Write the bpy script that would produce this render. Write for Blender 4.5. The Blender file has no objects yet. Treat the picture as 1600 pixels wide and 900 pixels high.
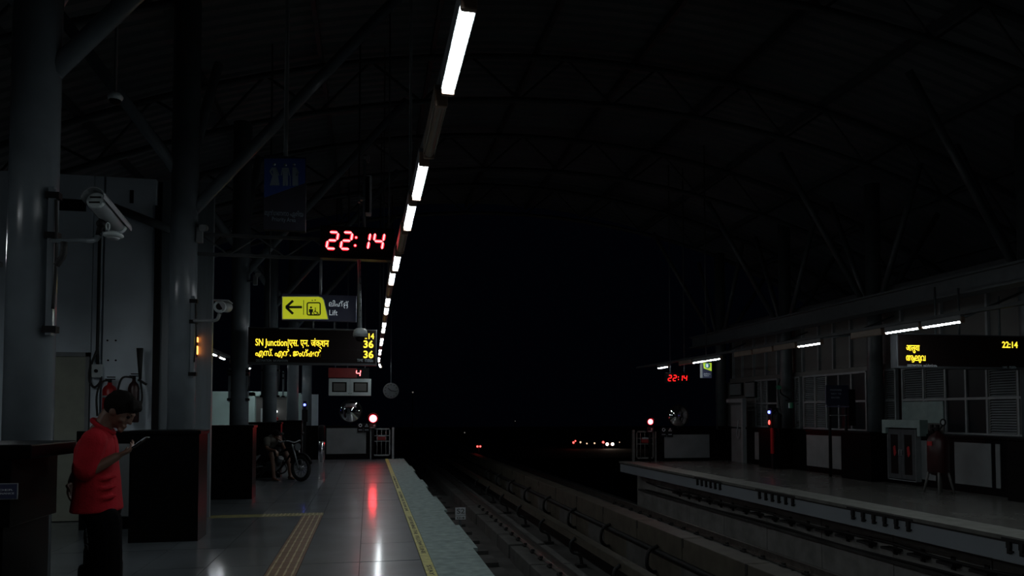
import bpy, bmesh, math, random
from mathutils import Vector, Matrix, Euler, noise

random.seed(7)
SC = bpy.context.scene
COL = SC.collection
V = Vector
R = math.radians

# ------------------------------------------------------------------ camera
FPX, PITCH, YAW, EYE = 1155.0, R(2.24), math.atan(224 / 1155.0), 1.55
cd = bpy.data.cameras.new('camera')
cam = bpy.data.objects.new('camera', cd)
COL.objects.link(cam)
cam.location = (0, 0, EYE)
cam.rotation_euler = Euler((math.pi / 2 + PITCH, 0, -YAW), 'XYZ')
cd.sensor_width = 36.0
cd.lens = FPX / 1600 * 36
cd.shift_y = 150 / 1600
cd.clip_start, cd.clip_end = 0.05, 600
SC.camera = cam

# ------------------------------------------------------------------ night sky, exposure
w = bpy.data.worlds.new('night_sky')
SC.world = w
w.use_nodes = True
w.node_tree.nodes['Background'].inputs[0].default_value = (0.25, 0.38, 1.0, 1)
w.node_tree.nodes['Background'].inputs[1].default_value = 0.0010
SC.view_settings.view_transform = 'Standard'
SC.view_settings.look = 'None'
SC.view_settings.exposure = 0.0
SC.view_settings.gamma = 1.0
TUBE_POWER = 46.0        # radiance of a lit lamp tube

# ------------------------------------------------------------------ picture <-> place
_F = V((math.sin(YAW) * math.cos(PITCH), math.cos(YAW) * math.cos(PITCH), math.sin(PITCH)))
_R = V((math.cos(YAW), -math.sin(YAW), 0))
_U = _R.cross(_F)
def ray(px, py):
    return _F + _R * ((px - 800) / FPX) + _U * ((600 - py) / FPX)
def on_y(px, py, Y):
    d = ray(px, py); return V((0, 0, EYE)) + d * (Y / d.y)
def on_x(px, py, X):
    d = ray(px, py); return V((0, 0, EYE)) + d * (X / d.x)
def on_z(px, py, Z=0.0):
    d = ray(px, py); return V((0, 0, EYE)) + d * ((Z - EYE) / d.z)

# ------------------------------------------------------------------ materials
def mat(name, col, rough=0.5, metal=0.0, var=0.12, scale=6.0, bump=0.0, bscale=60.0, spec=0.5, rvar=0.0, stretch=None):
    m = bpy.data.materials.new(name)
    m.use_nodes = True
    nt = m.node_tree
    b = nt.nodes['Principled BSDF']
    b.inputs['Roughness'].default_value = rough
    b.inputs['Metallic'].default_value = metal
    b.inputs['Specular IOR Level'].default_value = spec
    tc = nt.nodes.new('ShaderNodeTexCoord')
    src = tc.outputs['Object']
    geo = nt.nodes.new('ShaderNodeNewGeometry')
    src = geo.outputs['Position']
    if stretch:
        mp = nt.nodes.new('ShaderNodeMapping'); mp.inputs['Scale'].default_value = stretch
        nt.links.new(src, mp.inputs[0]); src = mp.outputs[0]
    nz = nt.nodes.new('ShaderNodeTexNoise')
    nz.inputs['Scale'].default_value = scale
    nz.inputs['Detail'].default_value = 5
    nt.links.new(src, nz.inputs['Vector'])
    rp = nt.nodes.new('ShaderNodeValToRGB')
    rp.color_ramp.elements[0].position = 0.3
    rp.color_ramp.elements[1].position = 0.7
    rp.color_ramp.elements[0].color = [max(0, c * (1 - var)) for c in col] + [1]
    rp.color_ramp.elements[1].color = [min(1, c * (1 + var)) for c in col] + [1]
    nt.links.new(nz.outputs['Fac'], rp.inputs[0])
    nt.links.new(rp.outputs[0], b.inputs['Base Color'])
    if rvar:
        mr = nt.nodes.new('ShaderNodeMapRange')
        mr.inputs['From Min'].default_value = 0.3; mr.inputs['From Max'].default_value = 0.7
        mr.inputs['To Min'].default_value = rough - rvar; mr.inputs['To Max'].default_value = rough + rvar
        nt.links.new(nz.outputs['Fac'], mr.inputs['Value'])
        nt.links.new(mr.outputs[0], b.inputs['Roughness'])
    if bump:
        n2 = nt.nodes.new('ShaderNodeTexNoise'); n2.inputs['Scale'].default_value = bscale; n2.inputs['Detail'].default_value = 3
        nt.links.new(src, n2.inputs['Vector'])
        bp = nt.nodes.new('ShaderNodeBump'); bp.inputs['Strength'].default_value = bump; bp.inputs['Distance'].default_value = 0.01
        nt.links.new(n2.outputs['Fac'], bp.inputs['Height'])
        nt.links.new(bp.outputs[0], b.inputs['Normal'])
    return m

def emis(name, col):
    m = bpy.data.materials.new(name)
    m.use_nodes = True
    b = m.node_tree.nodes['Principled BSDF']
    mx = max(col)
    b.inputs['Base Color'].default_value = [min(1, c / mx * .8) for c in col] + [1]
    b.inputs['Emission Color'].default_value = [c / mx for c in col] + [1]
    b.inputs['Emission Strength'].default_value = mx
    b.inputs['Roughness'].default_value = 0.4
    return m

def glass(name, col=(0.02, 0.025, 0.03), rough=0.35):
    m = bpy.data.materials.new(name)
    m.use_nodes = True
    nt = m.node_tree
    b = nt.nodes['Principled BSDF']
    b.inputs['Base Color'].default_value = (*col, 1)
    b.inputs['Roughness'].default_value = rough
    b.inputs['Transmission Weight'].default_value = 0.55
    b.inputs['IOR'].default_value = 1.2
    return m

M = {}
M['tile'] = mat('polished_granite', (0.078, 0.091, 0.100), 0.165, var=0.3, scale=1.6, rvar=0.05, bump=0.05, bscale=7, spec=0.45)
_b = M['tile'].node_tree.nodes['Principled BSDF']
for _l in list(_b.inputs['Roughness'].links): M['tile'].node_tree.links.remove(_l)
_b.inputs['Roughness'].default_value = 0.40
_b.inputs['Specular IOR Level'].default_value = 0.5
_b.inputs['Coat Weight'].default_value = 0.6
_b.inputs['Coat Roughness'].default_value = 0.125
M['grout'] = mat('floor_bed', (0.03, 0.03, 0.03), 0.9)
M['edge'] = mat('flamed_granite', (0.20, 0.26, 0.25), 0.75, var=0.25, scale=9, bump=0.25, bscale=120, spec=0.3)
M['tact'] = mat('terracotta_tactile', (0.13, 0.075, 0.045), 0.6, var=0.2)
M['tactbar'] = mat('tan_tactile_bar', (0.36, 0.30, 0.17), 0.5)
M['tacty'] = mat('ochre_tactile', (0.20, 0.19, 0.08), 0.55, var=0.25)
M['yellow'] = mat('yellow_paint', (0.40, 0.38, 0.11), 0.55, var=0.3, scale=12)
M['ink'] = mat('dark_ink', (0.03, 0.03, 0.02), 0.6)
M['black'] = mat('black_granite', (0.003, 0.003, 0.0033), 0.3, var=0.3, scale=30, spec=0.07)
M['blackmat'] = mat('black_paint', (0.007, 0.007, 0.008), 0.6, spec=0.15)
M['panel'] = mat('grey_dado_panel', (0.16, 0.175, 0.18), 0.5, var=0.15, scale=2)
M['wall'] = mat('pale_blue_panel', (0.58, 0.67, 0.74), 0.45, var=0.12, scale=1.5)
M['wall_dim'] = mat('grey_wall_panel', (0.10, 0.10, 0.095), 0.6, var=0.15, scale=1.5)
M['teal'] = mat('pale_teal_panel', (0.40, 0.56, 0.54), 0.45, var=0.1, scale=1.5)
M['steelwall'] = mat('satin_steel', (0.15, 0.18, 0.20), 0.4, metal=0.0, var=0.15, scale=2, stretch=(6, 6, .4))
M['door'] = mat('beige_door', (0.31, 0.33, 0.27), 0.5, var=0.08)
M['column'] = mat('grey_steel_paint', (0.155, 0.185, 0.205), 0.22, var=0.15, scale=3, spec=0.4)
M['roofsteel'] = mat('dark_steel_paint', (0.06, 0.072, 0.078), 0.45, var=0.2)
M['gantry'] = mat('dull_grey_steel', (0.07, 0.075, 0.08), 0.75, spec=0.15)
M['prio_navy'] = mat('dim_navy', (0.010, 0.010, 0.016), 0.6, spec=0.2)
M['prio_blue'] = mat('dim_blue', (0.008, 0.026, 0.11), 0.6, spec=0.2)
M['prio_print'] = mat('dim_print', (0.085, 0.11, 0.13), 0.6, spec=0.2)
M['roof'] = mat('corrugated_sheet', (0.13, 0.145, 0.155), 0.65, var=0.25, scale=.7)
M['concrete_lt'] = mat('pale_concrete', (0.22, 0.22, 0.21), 0.85, var=0.25, scale=2.5, bump=0.3, bscale=25)
M['concrete'] = mat('track_concrete', (0.075, 0.075, 0.07), 0.85, var=0.3, scale=2.5, bump=0.4, bscale=25)
M['concrete_dk'] = mat('stained_concrete', (0.05, 0.05, 0.047), 0.9, var=0.4, scale=1.8, bump=0.4, bscale=20)
M['fascia'] = mat('pale_fascia', (0.27, 0.31, 0.34), 0.65, var=0.06, scale=.8)
M['rail'] = mat('worn_rail_steel', (0.28, 0.26, 0.24), 0.35, metal=0.9, var=0.25, scale=8)
M['cover'] = mat('brown_rail_cover', (0.065, 0.058, 0.042), 0.6, var=0.3, scale=4)
M['rubber'] = mat('black_rubber', (0.012, 0.012, 0.012), 0.7)
M['white'] = mat('white_enamel', (0.44, 0.50, 0.51), 0.4, var=0.06)
M['grey'] = mat('mid_grey_plastic', (0.22, 0.24, 0.25), 0.45)
M['chrome'] = mat('bright_steel', (0.7, 0.72, 0.74), 0.18, metal=1.0, var=0.05)
M['mirror'] = mat('mirror_face', (0.75, 0.78, 0.78), 0.04, metal=1.0, var=0.02)
M['navy'] = mat('navy_sign', (0.03, 0.035, 0.075), 0.45, var=0.08)
M['blue'] = mat('blue_sign', (0.015, 0.05, 0.18), 0.45, var=0.08)
M['lime'] = emis('emissive_lime_field', (0.30, 0.325, 0.012))  # lime field of the lift sign, given its own emission
M['signwhite'] = mat('sign_white', (0.6, 0.65, 0.68), 0.5, var=0.03)
M['signdim'] = mat('sign_grey_print', (0.28, 0.34, 0.37), 0.5, var=0.03)
M['red'] = mat('extinguisher_red', (0.34, 0.012, 0.015), 0.35, var=0.1)
M['darkred'] = mat('dark_red_paint', (0.026, 0.004, 0.004), 0.4, var=0.15)
M['redboard'] = mat('unlit_red_board', (0.20, 0.012, 0.012), 0.5)
M['shirt'] = mat('red_cotton', (0.33, 0.008, 0.016), 0.85, var=0.1, scale=14, bump=0.3, bscale=90, spec=0.2)
M['trousers'] = mat('black_trousers', (0.0025, 0.0025, 0.003), 0.9, spec=0.05)
M['skin'] = mat('brown_skin', (0.13, 0.068, 0.045), 0.55, var=0.08)
M['hair'] = mat('black_hair', (0.005, 0.0045, 0.004), 0.85, var=0.4, scale=60, spec=0.08, stretch=(1, 1, 6))
M['olive'] = mat('dark_olive_shirt', (0.10, 0.095, 0.08), 0.85)
M['shorts'] = mat('black_shorts', (0.012, 0.012, 0.014), 0.85)
M['glass'] = glass('dark_window_glass')
M['display'] = mat('display_face', (0.008, 0.005, 0.005), 0.6, spec=0.1)
M['brightbox'] = mat('display_case', (0.05, 0.055, 0.06), 0.5, spec=.25)
M['green'] = mat('green_sign', (0.02, 0.16, 0.09), 0.5)
M['tubelit'] = emis('lit_tube', (0.90 * TUBE_POWER, 0.97 * TUBE_POWER, 1.0 * TUBE_POWER))
M['tubeoff'] = mat('unlit_tube', (0.30, 0.24, 0.19), 0.3)
M['endcap'] = mat('lamp_end_cap', (0.40, 0.27, 0.20), 0.45)
M['signlit'] = emis('emissive_white_print', (.24, .27, .29))  # lift sign print, given its own emission
M['ledred'] = emis('red_led_segment', (1.6, 0.012, 0.03))
M['ledcore'] = emis('red_led_core', (6.0, 0.72, 0.78))
M['ledred_far'] = emis('red_led_far', (2.2, 0.03, 0.03))
M['ledamber'] = emis('amber_led', (1.7, 1.2, 0.06))
M['ledorange'] = emis('orange_led', (2.2, 0.42, 0.02))
M['sigred'] = emis('red_signal_lens', (28.0, .95, 1.2))
M['lampblue'] = emis('blue_lamp', (0.7, 0.9, 7.0))
M['lampred'] = emis('red_lamp', (3.0, 0.25, 0.2))
M['orangelamp'] = emis('orange_lamp', (9.0, 2.2, 0.35))
M['headlamp'] = emis('headlamp', (14, 11, 8.5))
M['taillamp'] = emis('taillamp', (5, .35, .3))
M['farlamp'] = emis('far_lamp', (1.2, .8, .5))
M['dimlamp'] = emis('dim_far_lamp', (.12, .11, .10))
M['pin'] = emis('white_indicator', (2.5, 2.6, 2.6))
M['screen'] = emis('phone_screen', (0.35, 0.4, 0.45))

# ------------------------------------------------------------------ mesh building
class MB:
    def __init__(s): s.bm = bmesh.new(); s.idx = 0
    def _tag(s, fs):
        for f in fs: f.material_index = s.idx
    def box(s, a, b, bevel=0.0):
        x0, x1 = sorted((a[0], b[0])); y0, y1 = sorted((a[1], b[1])); z0, z1 = sorted((a[2], b[2]))
        r = bmesh.ops.create_cube(s.bm, size=1)
        for v in r['verts']:
            v.co = V((x0 + (v.co.x + .5) * (x1 - x0), y0 + (v.co.y + .5) * (y1 - y0), z0 + (v.co.z + .5) * (z1 - z0)))
        fs = list({f for v in r['verts'] for f in v.link_faces})
        s._tag(fs)
        if bevel:
            es = list({e for f in fs for e in f.edges})
            q = bmesh.ops.bevel(s.bm, geom=es, offset=bevel, segments=2, affect='EDGES', profile=.6)
            s._tag(q['faces'])
        return s
    def cyl(s, p0, p1, r0, r1=None, n=12):
        p0, p1 = V(p0), V(p1); r1 = r0 if r1 is None else r1
        d = p1 - p0
        q = d.to_track_quat('Z', 'Y').to_matrix()
        a = []; b = []
        for i in range(n):
            t = 2 * math.pi * i / n
            o = q @ V((math.cos(t), math.sin(t), 0))
            a.append(s.bm.verts.new(p0 + o * r0)); b.append(s.bm.verts.new(p1 + o * r1))
        fs = [s.bm.faces.new((a[i], a[(i + 1) % n], b[(i + 1) % n], b[i])) for i in range(n)]
        for f in fs: f.smooth = True
        fs += [s.bm.faces.new(a[::-1]), s.bm.faces.new(b)]
        s._tag(fs)
        return s
    def tube(s, pts, r, n=8, closed=False):
        pts = [V(p) for p in pts]
        rings = []
        N = len(pts); up = None
        for i, p in enumerate(pts):
            t = (pts[(i + 1) % N] - pts[i - 1]) if closed else (pts[min(i + 1, N - 1)] - pts[max(i - 1, 0)])
            t.normalize()
            if up is None:
                up = t.orthogonal().normalized()
            else:
                up = (up - t * up.dot(t))
                up = up.normalized() if up.length > 1e-6 else t.orthogonal().normalized()
            sd = t.cross(up)
            rr = r[i] if isinstance(r, (list, tuple)) else r
            rings.append([s.bm.verts.new(p + (up * math.cos(2 * math.pi * k / n) + sd * math.sin(2 * math.pi * k / n)) * rr) for k in range(n)])
        fs = []
        m = N if closed else N - 1
        for i in range(m):
            A, B = rings[i], rings[(i + 1) % N]
            for k in range(n):
                f = s.bm.faces.new((A[k], A[(k + 1) % n], B[(k + 1) % n], B[k])); f.smooth = True; fs.append(f)
        if not closed:
            fs += [s.bm.faces.new(rings[0][::-1]), s.bm.faces.new(rings[-1])]
        s._tag(fs)
        return s
    def lathe(s, prof, c=(0, 0, 0), axis='Z', n=24):
        c = V(c)
        q = {'Z': Matrix.Identity(3), 'X': Matrix.Rotation(math.pi / 2, 3, 'Y'), 'Y': Matrix.Rotation(-math.pi / 2, 3, 'X'), '-Y': Matrix.Rotation(math.pi / 2, 3, 'X')}[axis] if isinstance(axis, str) else axis
        rings = []
        for r, h in prof:
            if r < 1e-5:
                rings.append([s.bm.verts.new(c + q @ V((0, 0, h)))])
            else:
                rings.append([s.bm.verts.new(c + q @ V((r * math.cos(2 * math.pi * k / n), r * math.sin(2 * math.pi * k / n), h))) for k in range(n)])
        fs = []
        for A, B in zip(rings, rings[1:]):
            for k in range(n):
                vs = [A[k % len(A)], A[(k + 1) % len(A)], B[(k + 1) % len(B)], B[k % len(B)]]
                u = []
                for v in vs:
                    if v not in u: u.append(v)
                if len(u) > 2:
                    f = s.bm.faces.new(u); f.smooth = True; fs.append(f)
        for rg, rev in ((rings[0], True), (rings[-1], False)):
            if len(rg) > 2: fs.append(s.bm.faces.new(rg[::-1] if rev else rg))
        s._tag(fs)
        return s
    def prism(s, poly, y0, y1, plane='XZ'):
        def P(a, b, h):
            return {'XZ': V((a, h, b)), 'XY': V((a, b, h)), 'YZ': V((h, a, b))}[plane]
        A = [s.bm.verts.new(P(a, b, y0)) for a, b in poly]
        B = [s.bm.verts.new(P(a, b, y1)) for a, b in poly]
        n = len(poly)
        fs = [s.bm.faces.new(A), s.bm.faces.new(B[::-1])] + [s.bm.faces.new((A[i], B[i], B[(i + 1) % n], A[(i + 1) % n])) for i in range(n)]
        s._tag(fs)
        return s
    def ball(s, c, r, u=12, v=8):
        rx = r if isinstance(r, (tuple, list)) else (r, r, r)
        q = bmesh.ops.create_uvsphere(s.bm, u_segments=u, v_segments=v, radius=1)
        for x in q['verts']: x.co = V(c) + V((x.co.x * rx[0], x.co.y * rx[1], x.co.z * rx[2]))
        fs = {f for x in q['verts'] for f in x.link_faces}
        for f in fs: f.smooth = True
        s._tag(fs)
        return s
    def mesh(s, name, mats, off=V((0, 0, 0))):
        if off.length: bmesh.ops.translate(s.bm, verts=s.bm.verts, vec=-off)
        bmesh.ops.recalc_face_normals(s.bm, faces=s.bm.faces)
        me = bpy.data.meshes.new(name)
        s.bm.to_mesh(me); s.bm.free()
        for m in (mats if isinstance(mats, (list, tuple)) else [mats]): me.materials.append(m)
        return me

ORG = {}
def link(name, data, parent=None):
    o = bpy.data.objects.new(name, data); COL.objects.link(o)
    if parent is not None: o.parent = parent
    return o
def tag(o, label=None, cat=None, group=None, kind=None):
    if label: o['label'] = label
    if cat: o['category'] = cat
    if group: o['group'] = group
    if kind: o['kind'] = kind
    return o
def thing(name, label, cat, loc=(0, 0, 0), rot=0.0, group=None):
    o = link(name, None); o.location = loc; o.rotation_euler = (0, 0, rot); o.empty_display_size = .1
    tag(o, label, cat, group)
    ORG[o] = V((0, 0, 0)) if rot else V(loc)
    return o
def part(name, mb, m, parent, label=None, kind=None):
    """geometry given in world coordinates (or in the thing's own frame if it is turned)"""
    off = ORG.get(parent, V((0, 0, 0)))
    o = link(name, mb.mesh(name, m, off) if isinstance(mb, MB) else mb, parent)
    ORG[o] = off
    return tag(o, label, None, None, kind)
def solo(name, mb, m, label, cat, loc=None, group=None):
    off = V(loc) if loc is not None else V((0, 0, 0))
    o = link(name, mb.mesh(name, m, off)); o.location = off
    ORG[o] = off
    return tag(o, label, cat, group)
def struct(name, mb, m, label=None):
    o = link(name, mb.mesh(name, m)); ORG[o] = V((0, 0, 0))
    o['kind'] = 'structure'
    if label: o['label'] = label
    return o
def structe(name, label=None):
    o = link(name, None); ORG[o] = V((0, 0, 0)); o['kind'] = 'structure'
    if label: o['label'] = label
    return o

def text_mesh(body, m, width=None, height=None, depth=0.002, align='LEFT', bold=0.0):
    t = bpy.data.curves.new('t', 'FONT'); t.body = body; t.size = 1.0; t.extrude = 0.001
    t.resolution_u = 3
    if bold: t.offset = bold
    o = bpy.data.objects.new('t', t); COL.objects.link(o)
    dg = bpy.context.evaluated_depsgraph_get(); dg.update()
    me = bpy.data.meshes.new_from_object(o.evaluated_get(dg))
    bpy.data.objects.remove(o)
    xs = [v.co.x for v in me.vertices]; ys = [v.co.y for v in me.vertices]
    x0, x1, y0, y1 = min(xs), max(xs), min(ys), max(ys)
    sx = width / (x1 - x0) if width else None
    sy = height / (y1 - y0) if height else None
    sx = sx or sy; sy = sy or sx
    for v in me.vertices:
        v.co = V(((v.co.x - x0) * sx, (v.co.y - y0) * sy, v.co.z / .001 * depth * .5))
    me.materials.clear(); me.materials.append(m)
    return me
def put_text(parent, body, m, x, y, z, width=None, height=None, face='-Y', name='lettering', bold=0.0):
    """lower left corner at (x, y, z) in world, facing -Y (towards the camera) or up (+Z along Y)"""
    me = text_mesh(body, m, width, height, bold=bold)
    o = link(name, me, parent)
    o.location = V((x, y, z)) - ORG.get(parent, V((0, 0, 0)))
    if face == '-Y': o.rotation_euler = (math.pi / 2, 0, 0)
    if face == '-X': o.rotation_euler = (math.pi / 2, 0, -math.pi / 2)
    if face == 'up': o.rotation_euler = (0, 0, -math.pi / 2)
    ORG[o] = ORG.get(parent, V((0, 0, 0)))
    return o
def px_text(parent, body, m, box, Y, bold=0.0):
    a = on_y(box[0], box[3], Y); b = on_y(box[2], box[1], Y)
    return put_text(parent, body, m, a.x, Y, a.z, b.x - a.x, b.z - a.z, bold=bold)

def bez(pts, n=8):
    """smooth path through points (Catmull-Rom)"""
    P = [V(p) for p in pts]; out = []
    for i in range(len(P) - 1):
        p0, p1, p2, p3 = P[max(i - 1, 0)], P[i], P[i + 1], P[min(i + 2, len(P) - 1)]
        for k in range(n):
            t = k / n
            out.append(.5 * ((2 * p1) + (p2 - p0) * t + (2 * p0 - 5 * p1 + 4 * p2 - p3) * t * t + (3 * p1 - p0 - 3 * p2 + p3) * t ** 3))
    out.append(P[-1])
    return out

ORD = ['first', 'second', 'third', 'fourth', 'fifth', 'sixth', 'seventh', 'eighth', 'ninth', 'tenth', 'eleventh', 'twelfth', 'thirteenth', 'fourteenth', 'fifteenth', 'sixteenth', 'seventeenth', 'eighteenth', 'nineteenth', 'twentieth']

# ================================================================== SETTING
LE, RE = 1.19, 7.9            # platform edges
LEND, REND = 25.5, 22.6       # far ends of the platforms
BED = -1.45

# ---- left platform
f = struct('floor', MB().box((-9, -3, -0.3), (LE - .01, LEND, -0.012)).box((-9, LEND, -.3), (-1.6, 30, -.012)), M['grout'], 'dark polished granite platform floor on the left')
xs = [0.555, -0.08, -0.67]
def add_tile(me, x, y, sx, sy, name='tile'):
    o = link(name, me, f); o.location = (x, y, 0); o.scale = (sx, sy, 1)
    return o
def unit_tile(m):
    b = MB()
    b.prism([(0, 0), (1, 0), (1, 1), (0, 1)], -0.011, 0.0, 'XY')
    return b.mesh('tile', m)
ut = unit_tile(M['tile'])
ue = unit_tile(M['edge'])
G = 0.007
rows = [9.02 + 1.1 * k for k in range(-10, 15)]
cols = [(-0.08, 0.555), (-0.67, -0.08)] + [(-0.97 - .62 * (k + 1), -0.97 - .62 * k) for k in range(7)]
for y in rows:
    y1 = min(y + 1.1, LEND)
    for a, b in cols:
        o = add_tile(ut, a + G / 2, y + G / 2, b - a - G, y1 - y - G)
        o.location.z = random.uniform(-.0006, .0006)
        o.rotation_euler = (random.uniform(-.0016, .0016), random.uniform(-.001, .001), 0)
    if y + 1.1 > 12.3:
        o = add_tile(ut, -.97 + G / 2, max(y, 11.905) + G / 2, .3 - G, y1 - max(y, 11.905) - G)
    add_tile(ue, 0.665, y + G / 2, LE - 0.665, y1 - y - G, 'edge_slab')
# yellow line with its lettering
yl = solo('yellow_line', MB().box((0.56, -2, -0.011), (0.66, LEND, 0.002)), M['yellow'], 'yellow painted safety line along the left platform edge with faded lettering', 'safety line')
for k in range(4):
    yy = 7.6 + 3.6 * k
    for word, n in (('STAY', .46), ('BEHIND', .68), ('THE', .34), ('YELLOW', .74), ('LINE', .42)):
        o = put_text(yl, word, M['ink'], 0.588, yy, 0.0035, n, 0.045, 'flat', name='word')
        o.rotation_euler = (0, 0, -math.pi / 2)
        yy -= n + .08
# tactile paving
def tact_mesh(bars, along, w=.3, mt=('tact', 'tactbar')):
    b = MB(); b.prism([(.002, .002), (w - .002, .002), (w - .002, .298), (.002, .298)], -.011, .002, 'XY')
    b.idx = 1
    for i in range(bars):
        c = w / bars * (i + .5) if along == 'Y' else .3 / bars * (i + .5)
        hw = .010
        if along == 'Y': b.prism([(c - hw, .006), (c + hw, .006), (c + hw * .6, .294), (c - hw * .6, .294)], .002, .007, 'XY')
        else: b.prism([(.006, c - hw), (w - .006, c - hw), (w - .006, c + hw), (.006, c + hw)], .002, .007, 'XY')
    return b.mesh('tactile_tile', [M[mt[0]], M[mt[1]]])
tm = tact_mesh(4, 'Y')
for k in range(32):
    o = link('tactile_tile', tm, f); o.location = (-.97, 11.6 - .3 * (k + 1), 0)
tm2 = tact_mesh(5, 'Y', mt=('tacty', 'tactbar')); tm3 = tact_mesh(3, 'X', mt=('tacty', 'tacty'))
for k in range(10):
    o = link('tactile_tile', tm2 if k < 3 else tm3, f); o.location = (-.97 - .3 * k, 11.6, 0)
# platform fascia
part('fascia', MB().box((LE - .25, -3, -.34), (LE - .012, LEND, -.013)), M['concrete_dk'], f)
part('retaining_wall', MB().box((LE - .6, -3, BED), (LE - .45, LEND, -.3)), M['concrete_dk'], f)

# ---- right platform
fr = struct('floor.001', MB().box((RE + .3, 2, -.3), (12.9, REND + .1, -.001)), mat('right_granite', (0.10, 0.10, 0.092), 0.26, var=0.12, scale=1.2, rvar=.03, bump=.05, bscale=6), 'dim grey granite floor of the far right platform')
part('edge_slab', MB().box((RE, 2, -.05), (RE + .6, REND + .1, .003)), mat('right_edge_granite', (0.15, 0.155, 0.14), .75, var=.2, scale=5), fr)
part('fascia', MB().box((RE + .04, 2, -.33), (RE + .3, REND + .1, -.05)), M['fascia'], fr)
for k in range(10):
    y = 3 + 2.0 * k
    part('wall_panel', MB().box((RE + .72, y + .01, BED), (RE + .9, y + 1.99, -.35)), M['concrete_lt'], fr)
part('edge_strip', MB().box((RE + .03, 2, -.082), (RE + .1, REND + .1, -.05)), M['rubber'], fr)
# cable brackets and ledge on the wall under the right platform
for k in range(24):
    y = 5.2 + .62 * k
    part('cable_bracket', MB().box((RE + .55, y, -.72), (RE + .72, y + .32, -.68)).box((RE + .70, y + .12, -.80), (RE + .72, y + .2, -.6)), M['rubber'], fr)
part('ledge', MB().box((RE + .6, 2, -.93), (RE + .74, REND, -.88)), M['concrete_dk'], fr)
part('cable', MB().tube([(RE + .66, 3 + k, -.64 + .03 * math.sin(k * 1.7)) for k in range(20)], .025), M['rubber'], fr)
part('cable', MB().tube([(RE + .62, 3 + k, -.85 + .02 * math.sin(k * 1.1 + 1)) for k in range(20)], .02), M['rubber'], fr)

# ---- track bed
tb = struct('floor.002', MB().box((LE - .6, -3, BED - .3), (RE + .9, 70, BED)), M['concrete_dk'], 'dark concrete track bed between the platforms')
for k in range(20):
    y = 5.5 + 1.25 * k
    part('bed_slab', MB().box((1.35, y, BED), (2.5, y + .82, BED + .1)), M['concrete_dk'], tb)
ground = struct('floor.003', MB().box((-200, 40, -8.2), (400, 500, -8)), M['concrete_dk'], 'unlit ground beyond the station')

def plinth_run(x0, x1, z1, names, label):
    t = thing('track_plinth', label, 'track plinth', ((x0 + x1) / 2, 3, BED))
    y = 3.0
    k = 0
    while y < 40:
        L = 1.3 if k % 2 else 1.9
        part('plinth_block', MB().box((x0, y, BED), (x1, y + L - .03, z1), .012), M['concrete'], t)
        y += L + (.03 if k % 3 else .16); k += 1
    return t
def rail(x, z, label):
    b = MB()
    pr = [(x - .07, z - .15), (x + .07, z - .15), (x + .07, z - .13), (x + .012, z - .11), (x + .012, z - .04), (x + .035, z - .03), (x + .035, z), (x - .035, z), (x - .035, z - .03), (x - .012, z - .04), (x - .012, z - .11), (x - .07, z - .13)]
    b.prism(pr, -2, 60, 'XZ')
    t = solo('rail', b, M['rail'], label, 'rail')
    clip = None
    for k in range(24):
        y = 5 + .7 * k
        if clip is None:
            clip = MB().box((-.12, -.08, -.155), (.12, .08, -.125)).box((-.1, -.03, -.125), (-.045, .03, -.09)).box((.045, -.03, -.125), (.1, .03, -.09)).mesh('rail_clip', M['rubber'])
        o = link('rail_clip', clip, t); o.location = (x, y, z)
RT = -1.0
plinth_run(1.42, 1.95, RT - .16, None, 'concrete plinth under the rail closest to the left platform')
plinth_run(2.85, 3.62, RT - .16, None, 'jointed concrete plinth beam right of the open trough beside the left platform')
plinth_run(5.55, 6.15, RT - .16, None, 'concrete plinth under the inner rail of the far track')
plinth_run(6.95, 7.6, RT - .16, None, 'concrete plinth under the rail beside the right platform')
rail(1.72, RT, 'running rail closest to the left platform')
rail(3.22, RT, 'second running rail from the left platform')
rail(5.85, RT, 'third running rail, inner rail of the far track')
rail(7.28, RT, 'running rail nearest the right platform')
# third rail of the near track, low, with a cover
def third_rail(x, z, label, side):
    t = thing('third_rail', label, 'third rail', (x, 4, BED))
    part('cover', MB().box((x - .09, 3, z - .02), (x + .09, 40, z + .02)).box((x + side * .08, 3, z - .12), (x + side * .1, 40, z + .02)), M['cover'], t)
    part('conductor', MB().box((x - .03, 3, z - .14), (x + .03, 40, z - .05)), M['rail'], t)
    for k in range(9):
        y = 6.2 + 2.6 * k
        pts = bez([(x + side * .10, y, z - .02), (x + side * .2, y, z - .12), (x + side * .18, y, z - .28), (x + side * .02, y, z - .36), (x - side * .02, y, BED + .02)], 4)
        part('bracket', MB().tube(pts, .035, 6).box((x - .1, y - .08, BED), (x + .1, y + .08, BED + .06)), M['rubber'], t)
third_rail(4.08, -.86, 'covered third rail of the near track, left of the middle duct wall', -1)
# duct wall in the middle
dw = thing('duct_wall', 'long low concrete duct wall standing between the two tracks', 'duct wall', (5.0, 4, BED))
y = 3.0
while y < 40:
    part('duct_block', MB().box((4.85, y, BED), (5.2, y + 1.97, -.42), .01), M['cover'], dw)
    part('joint_plate', MB().box((4.842, y + 1.93, -.56), (4.852, y + 1.99, -.42)), M['rubber'], dw)
    y += 2.0
part('cable_pipe', MB().tube([(4.80, 3, -.78), (4.80, 40, -.78)], .045, 8), M['rubber'], dw)
for k in range(10):
    y = 6.9 + 2.5 * k
    pts = bez([(4.82, y, -.70), (4.66, y, -.78), (4.62, y, -1.0), (4.74, y + .1, -1.14), (4.84, y + .15, -1.16)], 4)
    part('cable_hook', MB().tube(pts, .035, 6), M['rubber'], dw)
    part('duct_panel', MB().box((4.838, y + .5, BED + .05), (4.852, y + 1.6, -.86)), M['concrete'], dw)

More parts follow.
